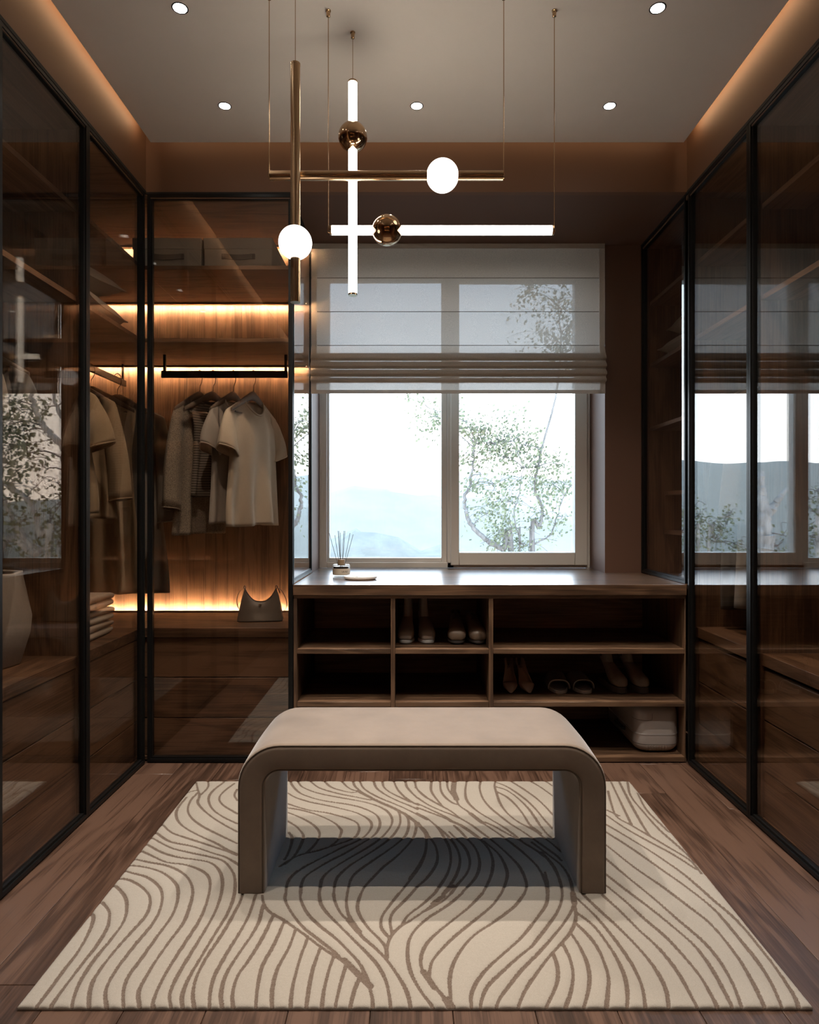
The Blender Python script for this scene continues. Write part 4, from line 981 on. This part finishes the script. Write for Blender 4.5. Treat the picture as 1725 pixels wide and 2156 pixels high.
def ankle_boot(label, loc, rz, group, hgt=.205, wide=1.0, chunky=False):
    t = thing('ankle_boot' if not chunky else 'chunky_boot', label, 'boot', loc, rz, group); L_ = .25
    so = rubber if chunky else pale_sole; mt = chunk if chunky else boot_g; sh = .030 if chunky else .016
    obj('sole', MB().prism(sole_outline(L_+.012, .088*wide), 0, sh), so, t, world=False, bevel=.004)
    if chunky:
        for k in range(9):
            y = -.115+.0275*k; hw_ = min(max((p[0] for p in sole_outline(L_+.012, .088*wide) if abs(p[1]-yy) < .012), default=.02) for yy in (y, y+.014)); obj('tread', MB().box(-hw_-.0012, hw_+.0012, y, y+.014, 0, .013), rubber, t, world=False, bevel=.001, segs=1)
    w = wide
    secs = [(-.122, sh+.012, .018*w, .010, 0), (-.116, sh+.018, .029*w, .018, 0), (-.098, sh+.024, .037*w, .024, 0), (-.068, sh+.029, .038*w, .030, .05), (-.036, sh+.040, .034*w, .042, .25), (-.002, sh+.052, .029*w, .055, .55),
            (.030, sh+.066, .026*w, .066, .9), (.058, sh+.090, .0245*w, .066, 1.25), (.070, sh+.118, .0225*w, .056, 1.5), (.072, sh+.150, .0205*w, .052, 1.57), (.072, hgt-.003, .019*w, .054, 1.57), (.072, hgt, .019*w, .054, 1.57)]
    rs = shoe_loft(secs)
    rs += [[(p[0]*.90, .072+(p[1]-.072)*.92, hgt-d) for p in rs[-1]] for d in (.001, .07)]
    fixnorm(obj('upper', MB().rings(rs), mt, t, world=False, smooth=True, angle=60))
    if not chunky:
        cap = shoe_loft([(y-.0012, z, a+.0012, b+.0008, l) for y, z, a, b, l in secs[:5]]); fixnorm(obj('toe_cap', MB().rings(cap, True, False), boot_toe, t, world=False, smooth=True, angle=180))
    for s in (-1, 1):
        obj('elastic_gore', MB().rings([[(s*(.0215*w+.0015*k), y, z) for k in (0, 1) for y in ((.058, .086) if k == 0 else (.086, .058))] for z in np.linspace(sh+.10, hgt-.012, 5)]), rubber, t, world=False)
    obj('pull_tab', MB().tube([(0, .128, hgt-.02), (0, .131, hgt+.008), (0, .127, hgt+.016), (0, .122, hgt+.008), (0, .120, hgt-.01)], .004, 6), rubber, t, world=False, smooth=True)
    return t
def brogue(label, loc, rz, group):
    t = thing('lace_up_shoe', label, 'shoe', loc, rz, group); L_ = .27; sh = .018
    obj('sole', MB().prism(sole_outline(L_, .092), .006, sh).prism([(p[0], p[1]) for p in sole_outline(L_, .092) if p[1] > .05], 0, .006), rubber, t, world=False, bevel=.002)
    secs = [(-.128, sh+.014, .020, .012, 0), (-.120, sh+.022, .034, .021, 0), (-.098, sh+.028, .042, .028, 0), (-.060, sh+.034, .039, .036, .1), (-.020, sh+.046, .033, .047, .35), (.020, sh+.060, .029, .056, .65),
            (.055, sh+.064, .027, .062, 1.0), (.080, sh+.070, .026, .060, 1.35), (.085, sh+.090, .024, .052, 1.5), (.085, sh+.104, .022, .048, 1.5)]
    rs = shoe_loft(secs); rs += [[(p[0]*.85, .085+(p[1]-.085)*.85, p[2]-.03) for p in rs[-1]]]
    fixnorm(obj('upper', MB().rings(rs), brown_l, t, world=False, smooth=True, angle=60))
    cap = shoe_loft([(y-.001, z, a+.0012, b+.001, l) for y, z, a, b, l in secs[:3]]); fixnorm(obj('toe_cap', MB().rings(cap, True, False), brown_l, t, world=False, smooth=True, angle=180))
    for k in range(4):
        y = -.012+.018*k; z = sh+.0885+.0040*k
        obj('lace', MB().tube([(-.015, y, z-.005), (0, y-.002, z+.002), (.015, y, z-.005)], .0021, 6), rubber, t, world=False, smooth=True)
    return t
def pump(label, loc, rz, group):
    t = thing('heeled_pump', label, 'shoe', loc, rz, group)
    def zb_(k): return .004 + .085*sstep(.28, .95, k)     # sole height along the foot, k = 0 toe, 1 heel
    rs = []; n = 15; K = 26
    for j in range(K+1):
        k = j/K; y = -.105+.185*k; hw = .034*(sstep(-.05,.26,k))**.7*(1-.40*sstep(.35,.72,k)); hw = max(hw, .003) if k < .97 else hw*.55
        z0 = zb_(k); rim = z0 + (.020+.022*k if k > .3 else .030*sstep(-.02,.2,k)+.002)
        r_ = []
        closed_ = 1-sstep(.24, .33, k)
        for i in range(n):
            a = math.pi*(i/(n-1)); a2 = -math.pi/2 + (i/(n-1))*2*math.pi if False else None
            s = 2*i/(n-1)-1                               # -1 .. 1 over the rim from side to side, through the bottom
            x_open = hw*math.sin(math.pi/2*s*1.0); z_open = z0 + (rim-z0)*abs(s)**2.2
            r_.append((x_open, y, z_open))
        rs.append(r_)
    fixnorm(obj('shell', MB().rings(rs, False, False, closed=False), pump_l, t, world=False, smooth=True, angle=180)).modifiers.new('thick', 'SOLIDIFY').thickness = .003
    vm = []
    for j in range(0, 9):                                  # vamp over the toes
        k = j/K; y = -.105+.185*k; hw = .034*(sstep(-.05,.26,k))**.7; z0 = zb_(k); rim = .030*sstep(-.02,.2,k)+.002
        vm.append([(hw*math.cos(a), y + .012*(abs(math.cos(a)))*(j/8), z0+rim*.9+ .012*math.sin(a)*sstep(0,.2,k)) for a in np.linspace(0, math.pi, 13)])
    fixnorm(obj('vamp', MB().rings(vm, False, False, closed=False), pump_l, t, world=False, smooth=True, angle=180)).modifiers.new('thick', 'SOLIDIFY').thickness = .003
    obj('heel', MB().rings([[(r*math.cos(a), yy+r*1.1*math.sin(a), z) for a in np.linspace(0, 2*math.pi, 14, endpoint=False)] for z, r, yy in ((0,.0055,.068),(.03,.0055,.066),(.065,.009,.064),(.088,.015,.060))]), pump_l, t, world=False, smooth=True)
    return t
def slide(label, loc, rz, group):
    t = thing('slide_sandal', label, 'sandal', loc, rz, group)
    obj('sole', MB().prism(sole_outline(.265, .098, heel=.9), 0, .018), slide_s, t, world=False, bevel=.004)
    obj('footbed', MB().prism([(p[0]*.93, p[1]*.965) for p in sole_outline(.265, .098, heel=.9)], .0185, .024), slide_m, t, world=False, bevel=.003)
    rs = []
    for y, g in ((-.088, 0), (-.082, 1), (-.03, 1.08), (.012, 1.0), (.016, .97)):
        rs.append([(.051*math.copysign(abs(math.cos(a))**.6, math.cos(a)), y + .014*(1-abs(math.cos(a))), .014 + (.040+.018*(y+.088)/.1)*math.sin(a)**.7) for a in np.linspace(0, math.pi, 19)])
    o = fixnorm(obj('strap', MB().rings(rs, False, False, closed=False), slide_m, t, world=False, smooth=True, angle=180)); o.modifiers.new('thick', 'SOLIDIFY').thickness = .006
    obj('strap_edge', MB().tube(rs[0], .0015, 6), slide_s, t, world=False, smooth=True)
    return t
SHF = .5113; SH2F = .2733
yb_ = 3.02+.125
ankle_boot('grey suede ankle boot with a pale toe, outer left one in the upper cubby', (PX(857,3.14), 3.235, SHF), -.06, 'grey suede ankle boots')
ankle_boot('grey suede ankle boot with a pale toe, beside the brown lace-up shoes', (PX(896,3.14), 3.235, SHF), .10, 'grey suede ankle boots')
brogue('dark brown lace-up shoe nearer the grey suede boots', (PX(963,3.13), 3.215, SHF), -.03, 'brown lace-up shoes')
brogue('dark brown lace-up shoe against the cubby divider', (PX(1001,3.13), 3.215, SHF), .12, 'brown lace-up shoes')
pump('taupe high heeled pump on the outer side, farthest from the sandals', (PX(1076,3.18), 3.225, SH2F), -.08, 'taupe high heeled pumps')
pump('taupe high heeled pump nearer the charcoal sandals', (PX(1106,3.18), 3.225, SH2F), .12, 'taupe high heeled pumps')
slide('charcoal slide sandal beside the taupe pumps', (PX(1177,3.18), 3.245, SH2F), -.04, 'charcoal slide sandals')
slide('charcoal slide sandal beside the chunky boots', (PX(1223,3.18), 3.245, SH2F), .10, 'charcoal slide sandals')
ankle_boot('chunky grey brown boot beside the charcoal sandals', (PX(1296,3.18), 3.245, SH2F), .14, 'chunky grey brown boots', hgt=.197, wide=.98, chunky=True)
ankle_boot('chunky grey brown boot nearest the right wardrobe, above the suitcase', (PX(1340,3.18), 3.245, SH2F), .16, 'chunky grey brown boots', hgt=.197, wide=.98, chunky=True)

# ------------------------------------------------------------------ suitcase lying on the bottom shelf
case_m = pbr('pale_grey_polycarbonate', (.40,.365,.345), .38, coat=.2); case_d = pbr('case_dark_trim', (.03,.03,.03), .4); chrome = pbr('chrome_band', (.68,.68,.69), .3, .55)
sx0, sx1, sy0, sy1, sz0, sz1 = 1.030, 1.2335, 3.03, 3.50, .0275, .246
t = thing('suitcase', 'pale grey hard shell suitcase lying on the bottom shelf of the shoe cabinet', 'suitcase', ((sx0+sx1)/2, (sy0+sy1)/2, sz0))
def rrect(x0, x1, y0, y1, r, n=8):
    return [(cx_+r*math.cos(math.radians(a0+90*k/n)), cy_+r*math.sin(math.radians(a0+90*k/n))) for cx_, cy_, a0 in ((x1-r,y1-r,0),(x0+r,y1-r,90),(x0+r,y0+r,180),(x1-r,y0+r,270)) for k in range(n+1)]
def shell(z_out, z_in, r=.055):
    rs = []; sg = 1 if z_out > z_in else -1; R = .04
    for a in np.linspace(0, math.pi/2, 8):
        ins = R*(1-math.sin(a)); z = z_out - sg*R*(1-math.cos(math.pi/2-a)) if False else z_out - sg*R*(1-math.cos(a)) if False else z_out - sg*R + sg*R*math.cos(a)
        rs.append([(x, y, z) for x, y in rrect(sx0+ins, sx1-ins, sy0+ins, sy1-ins, max(.02, r-ins*.5))])
    rs.append([(x, y, z_in) for x, y in rrect(sx0, sx1, sy0, sy1, r)])
    return fixnorm(obj('shell', MB().rings(rs), case_m, t, smooth=True, angle=40))
zmid = PZ(1545, 3.04)
top_ = shell(sz1, zmid+.003); bot_ = shell(sz0, zmid-.003)
obj('chrome_band', MB().prism(rrect(sx0-.0012, sx1+.0012, sy0-.0012, sy1+.0012, .056), zmid-.0032, zmid+.0032), chrome, t)
obj('seam_line', MB().prism(rrect(sx0-.0004, sx1+.0004, sy0-.0004, sy1+.0004, .055), .0665, .0675), case_d, bot_)
for k in range(8):
    x = sx0+.052+.0125*k
    obj('rib', MB().tube([(x, sy0+.04*(1-math.sin(q))+.0028, sz0+.04*(1-math.cos(q))+.0012) for q in np.linspace(.55, 1.45, 7)], .0042, 8), case_m, bot_, smooth=True)
obj('handle', MB().tube([(sx0-.001, 3.18, zmid-.02), (sx0-.010, 3.185, zmid-.02), (sx0-.010, 3.30, zmid-.02), (sx0-.001, 3.305, zmid-.02)], .008, 8), case_d, t, smooth=True)
obj('corner_line', MB().tube([(sx0+.0, sy0+.055, sz1-.068)] + [(sx0+.055-.0556*math.cos(a), sy0+.055-.0556*math.sin(a), sz1-.070) for a in np.linspace(0, math.pi/2, 8)] + catmull([(sx0+.072, sy0-.0005, sz1-.067), (sx0+.073, sy0-.0005, sz1-.045), (sx0+.068, sy0+.006, sz1-.018)], 4), .0007, 6), case_d, top_)

# ------------------------------------------------------------------ reed diffuser and dish on the worktop
t = thing('reed_diffuser', 'small glass reed diffuser with a cream paper label on the worktop', 'diffuser', (PX(719,3.36), 3.36, WT+.0005))
bg = glass('bottle_glass', (.93,.93,.92), 1.48); oil = pbr('diffuser_oil', (.03,.022,.018), .2)
label_m = pbr('cream_paper_label', (.62,.52,.40), .8); wood_c = pbr('pale_wood_collar', (.33,.22,.13), .6); reed_m = pbr('grey_reed', (.10,.095,.09), .8)
obj('bottle', MB().lathe([(.041,0),(.0435,.002),(.0435,.056),(.040,.061),(.020,.063)], n=40, cap1=False), bg, t, world=False, smooth=True)
obj('oil', MB().lathe([(.0395,.009),(.0395,.052)], n=36), oil, t, world=False, smooth=True)
lab = obj('label', MB().lathe([(.0442,.011),(.0442,.042)], n=48, cap0=False, cap1=False), label_m, t, world=False, smooth=True)
obj('collar', MB().lathe([(.017,.058),(.0185,.060),(.0185,.086),(.010,.087)], n=28), wood_c, t, world=False, smooth=True)
fc = bpy.data.curves.new('lettering', 'FONT'); fc.body = 'IANI'; fc.size = .014; fc.extrude = .0002; fc.align_x = 'CENTER'; fc.align_y = 'CENTER'; fc.space_character = 1.25
fo = bpy.data.objects.new('lettering', fc); C.objects.link(fo); dg = bpy.context.evaluated_depsgraph_get(); fm = bpy.data.meshes.new_from_object(fo.evaluated_get(dg)); bpy.data.objects.remove(fo)
for vtx in fm.vertices:                         # wrap the word on the bottle, to the right of its front
    a = -math.pi/2 + .50 + vtx.co.x/.0442; rr2 = .0445+vtx.co.z; vtx.co = (rr2*math.cos(a), rr2*math.sin(a), .0265+vtx.co.y)
fm.materials.clear(); fm.materials.append(oil); lt = bpy.data.objects.new('lettering', fm); C.objects.link(lt); lt.parent = lab
for du, dv in ((-35,62),(-24,57),(-18,67),(-16,67),(-13,63),(-6,67),(-3,67),(6,62),(13,59)):
    x = (du+11)*3.36/F; z = (dv+0)*3.36/F
    obj('reed', MB().tube([((du+11)*.12*3.36/F, random.uniform(-.006,.006), .02), (x*1.05, random.uniform(-.02,.02), .083+.0022*(dv))], .0011, 6), reed_m, t, world=False, smooth=True)
dish_m = pbr('speckled_white_stone', (.80,.79,.77), .5, var=.15, vscale=300)
t = thing('trinket_dish', 'oval white stone dish with rings in front of the reed diffuser', 'dish', (PX(758,3.18), 3.22, WT+.0005))
def oval(a, b, z, n=48): return [(a*math.copysign(abs(math.cos(q))**.8, math.cos(q))*(1+.02*math.sin(3*q)), b*math.sin(q), z) for q in np.linspace(0, 2*math.pi, n, endpoint=False)]
obj('dish_body', MB().rings([oval(.070,.050,0), oval(.078,.056,.004), oval(.081,.058,.012), oval(.080,.057,.0155), oval(.070,.047,.0155), oval(.066,.043,.009)]), dish_m, t, world=False, smooth=True, angle=40)
for x, y, lb in ((-.022, .0, 'larger thin gold ring lying in the white dish'), (.018, -.006, 'smaller thin gold ring lying in the white dish')):
    r_ = .0155 if x < 0 else .010
    o = obj('finger_ring', MB().tube([(r_*math.cos(a), r_*math.sin(a), .0012) for a in np.linspace(0, 2*math.pi, 24, endpoint=False)], .0011, 8, closed=True), gold_soft, smooth=True)
    o.location = (PX(758,3.22)+x, 3.22+y, WT+.0097); tag(o, lb, 'ring')
# ------------------------------------------------------------------ outside: ground, hills, trees, haze put into the hill colours
rng = np.random.default_rng(11)
def terrain(name, x0, x1, y0, y1, nx_, ny_, fz, mat):
    xs_, ys_ = np.linspace(x0, x1, nx_), np.linspace(y0, y1, ny_); vs = [(x, y, fz(x, y)) for y in ys_ for x in xs_]
    fs = [(j*nx_+i, j*nx_+i+1, (j+1)*nx_+i+1, (j+1)*nx_+i) for j in range(ny_-1) for i in range(nx_-1)]
    return struct(name, MB().add(vs, fs), mat, smooth=True, angle=180)
def rough(x, y, s): return sum(math.sin(x*s*k*1.3+k*2.1+y*s*.7*k)*math.sin(y*s*k*.9+k*.7-x*s*.2)/k for k in (1, 2.3, 4.1, 8.7))
hill_far = pbr('hazed_far_hill', (0.337,0.295,0.247), .95, var=.06, vscale=.03); hill_mid = pbr('hazed_mid_hill', (0.244,0.216,0.180), .95, var=.10, vscale=.05); forest = pbr('hazed_wooded_hill', (0.187,0.167,0.139), .95, var=.15, vscale=.3); meadow = pbr('pale_meadow', (0.148,0.156,0.140), .95, var=.2, vscale=.05)  # hills paler with distance: haze put into their base colours
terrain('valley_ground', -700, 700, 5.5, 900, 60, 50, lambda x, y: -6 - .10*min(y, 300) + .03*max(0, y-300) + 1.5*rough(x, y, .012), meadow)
def ridge(h0, slope, s, yc, wd):
    def f(x, y):
        return -30 + (h0 + slope*x + 9*rough(x, yc, s) + 2*rough(x, y, s*7))*math.exp(-((y-yc)/wd)**2)
    return f
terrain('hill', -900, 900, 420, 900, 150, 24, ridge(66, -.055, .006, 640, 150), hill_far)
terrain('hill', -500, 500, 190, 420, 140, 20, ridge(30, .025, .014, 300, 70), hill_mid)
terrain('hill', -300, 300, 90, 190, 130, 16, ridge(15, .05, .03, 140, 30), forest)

bark_d = pbr('grey_bark', (.16,.15,.145), .85, var=.5, vscale=14, stretch=(1,1,.25)); bark = pbr('birch_bark', (.36,.35,.34), .85, var=.5, vscale=14, stretch=(1,1,.25)); leaf_m, nt, out = newmat('birch_leaves')
L = nt.links.new; oi = N(nt, 'NewGeometry'); rp2 = N(nt, 'ValToRGB'); L(oi.outputs['Random Per Island'], rp2.inputs[0])
rp2.color_ramp.elements[0].color = (.135,.15,.095,1); rp2.color_ramp.elements[1].color = (.32,.33,.22,1)
df = N(nt, 'BsdfDiffuse'); tl = N(nt, 'BsdfTranslucent'); ms = N(nt, 'MixShader'); ms.inputs[0].default_value = .45; L(rp2.outputs[0], df.inputs[0]); L(rp2.outputs[0], tl.inputs[0]); L(df.outputs[0], ms.inputs[1]); L(tl.outputs[0], ms.inputs[2]); L(ms.outputs[0], out.inputs[0])

def tree(label, stems, clusters, seed, Y, leaf=.06, back=None, spray=.6, pale=True):
    """stems: (list of points, radius at the foot); clusters: (point, spread, leaves). Twigs run from the nearest stem into each cluster."""
    rd = random.Random(seed); foot = Vector(stems[0][0][0]); t = thing('tree', label, 'tree', foot); lv = MB(); br = MB(); sp = []
    for pts, r in stems:
        cp = catmull(pts, 6); n = len(cp); mb = MB()
        cp = [(p[0]+rd.gauss(0,.012), p[1]+rd.gauss(0,.012), p[2]) for p in cp]
        mb.tube(cp, [max(.006, r*(1-.75*k/n)) for k in range(n)], 10); obj('trunk', mb, bark if pale else bark_d, t, smooth=True); sp += [Vector(p) for p in cp]
    for c, s, n in clusters:
        c = Vector(c); q = min(sp, key=lambda p: (p-c).length + max(0, p.z-c.z)*2)
        tips = [c + Vector((rd.gauss(0,s), rd.gauss(0,s), rd.gauss(0,s*.8))) for _ in range(max(3, n//14))]
        mid = q.lerp(c, .5) + Vector((0,0,.12*(c-q).length)); br.tube(catmull([tuple(q), tuple(mid), tuple(c)], 5), [.014,.013,.012,.011,.010,.010,.009,.008,.008,.007,.006], 5)
        for tip in tips:
            m_ = c.lerp(tip, .5) + Vector((rd.gauss(0,.05), rd.gauss(0,.05), .08)); br.tube(catmull([tuple(c), tuple(m_), tuple(tip)], 3), .004, 4)
        for _ in range(n):
            tip = rd.choice(tips); u = rd.random(); p = c.lerp(tip, u**.6) + Vector((rd.gauss(0,.1), rd.gauss(0,.1), rd.gauss(-.05,.11)))*spray/.6
            n_ = Vector((rd.gauss(0,1), rd.gauss(0,1), rd.gauss(0,1))).normalized(); a = n_.orthogonal().normalized(); b_ = n_.cross(a); z = leaf*rd.uniform(.6, 1.15)
            lv.add([tuple(p-a*z*.5), tuple(p+b_*z*.38), tuple(p+a*z*.55), tuple(p-b_*z*.38)], [(0,1,2,3)])
    obj('branches', br, bark_d, t, smooth=True)['kind'] = 'stuff'
    if lv.f: obj('foliage', lv, leaf_m, t)['kind'] = 'stuff'
    return t
def dpt(u, v, Y): return (PX(u, Y), Y, PZ(v, Y))                       # seen straight through the window
def lpt(u, v, Y): return (2*XL + (CX-u)*Y/F, Y, PZ(v, Y))              # seen mirrored in the left doors
def rpt(u, v, Y): return (2*XR - (u-CX)*Y/F, Y, PZ(v, Y))              # seen mirrored in the right doors
def gz(Y): return -6.2 - .10*Y
def d4(x, y, Y=13): return dpt(600+x/2.464, 480+y/2.464, Y)
T1 = []
for x, y, s, n in ((930,1000,.38,70),(1010,1060,.40,90),(1080,1120,.42,100),(1170,1110,.40,80),(1250,1130,.35,75),(1320,1180,.30,50),(1140,1190,.38,60),(1290,1240,.34,50),(930,1180,.22,18),(990,1170,.3,36),
                   (1090,1330,.34,60),(1170,1420,.36,70),(1060,1480,.26,30),(1180,1560,.34,75),(1140,1610,.28,55),(1230,1640,.28,45),(1390,1330,.30,42),(1480,1340,.28,36),(1440,1500,.24,24),(1300,1330,.3,40),(1330,1480,.26,28),(1020,1280,.24,20),
                   (740,930,.30,42),(790,980,.26,30),(800,1040,.2,14),(1430,1230,.26,20),(1270,330,.36,60),(1400,420,.40,75),(1480,520,.36,60),(1350,550,.36,50),(1450,620,.3,36)):
    T1.append((d4(x, y), s*1.05, int(n*3.2)))
def foot(p): return (p[0]+.25, p[1], gz(p[1]))
p0 = d4(1180,1720); q0 = d4(1270,1720); r0 = d4(1220,1720)
tree('birch with airy pale foliage and thin stems seen straight through the right window pane',
     [([foot(p0), p0, d4(1130,1670), d4(1050,1620), d4(970,1545), d4(940,1470), d4(930,1410), d4(962,1320), d4(977,1230), d4(985,1120)], .065),
      ([foot(q0), q0, d4(1300,1640), d4(1380,1590), d4(1412,1500), d4(1450,1390)], .028),
      ([foot(r0), r0, d4(1225,1640), d4(1190,1500), d4(1210,1400), d4(1240,1250)], .022),
      ([foot(q0), d4(1285,1700), d4(1320,1560), d4(1335,1450), d4(1300,1300), d4(1420,800), d4(1430,420)], .05)], T1, 5, 13, leaf=.075, pale=False)
def l1(x, y, Y=10): return lpt(x/2.695, 300+y/2.695, Y)
T2 = []
for x, y, s, n in ((60,1480,.26,90),(120,1520,.26,80),(60,1600,.26,90),(150,1640,.26,70),(80,1720,.26,90),(170,1760,.24,50),(60,1820,.26,90),(130,1850,.22,50),(80,1930,.26,70),(270,1850,.14,16),(220,1950,.1,8),(330,1930,.14,14),(240,1560,.14,20),(290,1500,.14,22),(360,1480,.16,24),
                   (60,2060,.26,70),(160,2140,.24,60),(240,2190,.22,50),(320,2210,.22,56),(300,2080,.18,30),(350,2060,.16,26),(340,2280,.2,40),(120,2280,.22,50),(-60,1600,.4,140),(-80,1800,.4,140),(-60,2000,.4,120),(-160,1700,.5,160),(0,1300,.4,120),(-100,1200,.45,140),(150,1250,.35,90),(280,1200,.32,60)):
    T2.append((l1(x, y), s, n))
p0 = l1(-40, 2500)
tree('leafy birch with pale crossing trunks right of the window, mirrored in the left doors',
     [([foot(p0), p0, l1(20,2350), l1(190,2290), l1(100,2180), l1(30,2050), l1(-20,1900)][:2] + [l1(215,2330), l1(190,2290), l1(105,2180), l1(40,2040), l1(0,1900)], .085),
      ([foot(p0), l1(270,2420), l1(250,2230), l1(180,2040), l1(60,1950), l1(0,1920)], .07),
      ([foot(l1(392,2500)), l1(392,2200), l1(388,1880), l1(375,1740), l1(300,1660), l1(240,1580), l1(200,1470), l1(170,1300), l1(120,1100)], .075),
      ([foot(l1(400,2500)), l1(400,2000), l1(396,1660), l1(375,1580), l1(330,1500), l1(300,1300)], .06)], T2, 9, 10, leaf=.075)
def r6(x, y, Y=9): return rpt(1225+x/2.156, 900+y/2.156, Y)
tree('bare broken birch trunk with a forked top, mirrored in the right doors',
     [([foot(r6(820,800)), r6(815,700), r6(812,560), r6(815,430), r6(806,320), r6(800,270), r6(806,200)], .16),
      ([r6(812,430), r6(850,370), r6(890,320), r6(925,275)], .075), ([r6(808,300), r6(795,260), r6(788,225)], .04), ([r6(815,420), r6(838,370), r6(842,345)], .045)], [(r6(880,540), .12, 26), (r6(905,490), .12, 22), (r6(830,540), .1, 16)], 4, 9, leaf=.06)
def r7(x, y): return r6(x, y, 9.8)
tree('low dense evergreen bush mirrored in the narrow gap of the right doors',
     [([foot(r7(520,700)), r7(520,640), r7(505,520), r7(500,420)], .04), ([foot(r7(520,700)), r7(560,640), r7(600,520), r7(640,440)], .03)],
     [(r7(x, y), .11, 60) for x, y in ((460,400),(500,370),(520,400),(480,450),(540,430),(500,490),(590,430),(640,420),(660,405),(620,460),(560,520),(470,540),(610,510),(690,550),(440,480),(720,545))], 8, 9, leaf=.045, spray=.45)
tree('yellow leafed birch sapling farthest left outside, at the edge of the right doors',
     [([foot(r6(1080,700)), r6(1060,620), r6(1055,480), r6(1068,330), r6(1085,270)], .04), ([foot(r6(1080,700)), r6(1110,600), r6(1130,450)], .035)],
     [(r6(x, y), .13, 34) for x, y in ((1060,290),(1085,330),(1040,380),(1070,440),(1030,500),(1060,560),(1110,300),(1130,420),(1110,520),(1160,360))], 15, 9, leaf=.06)
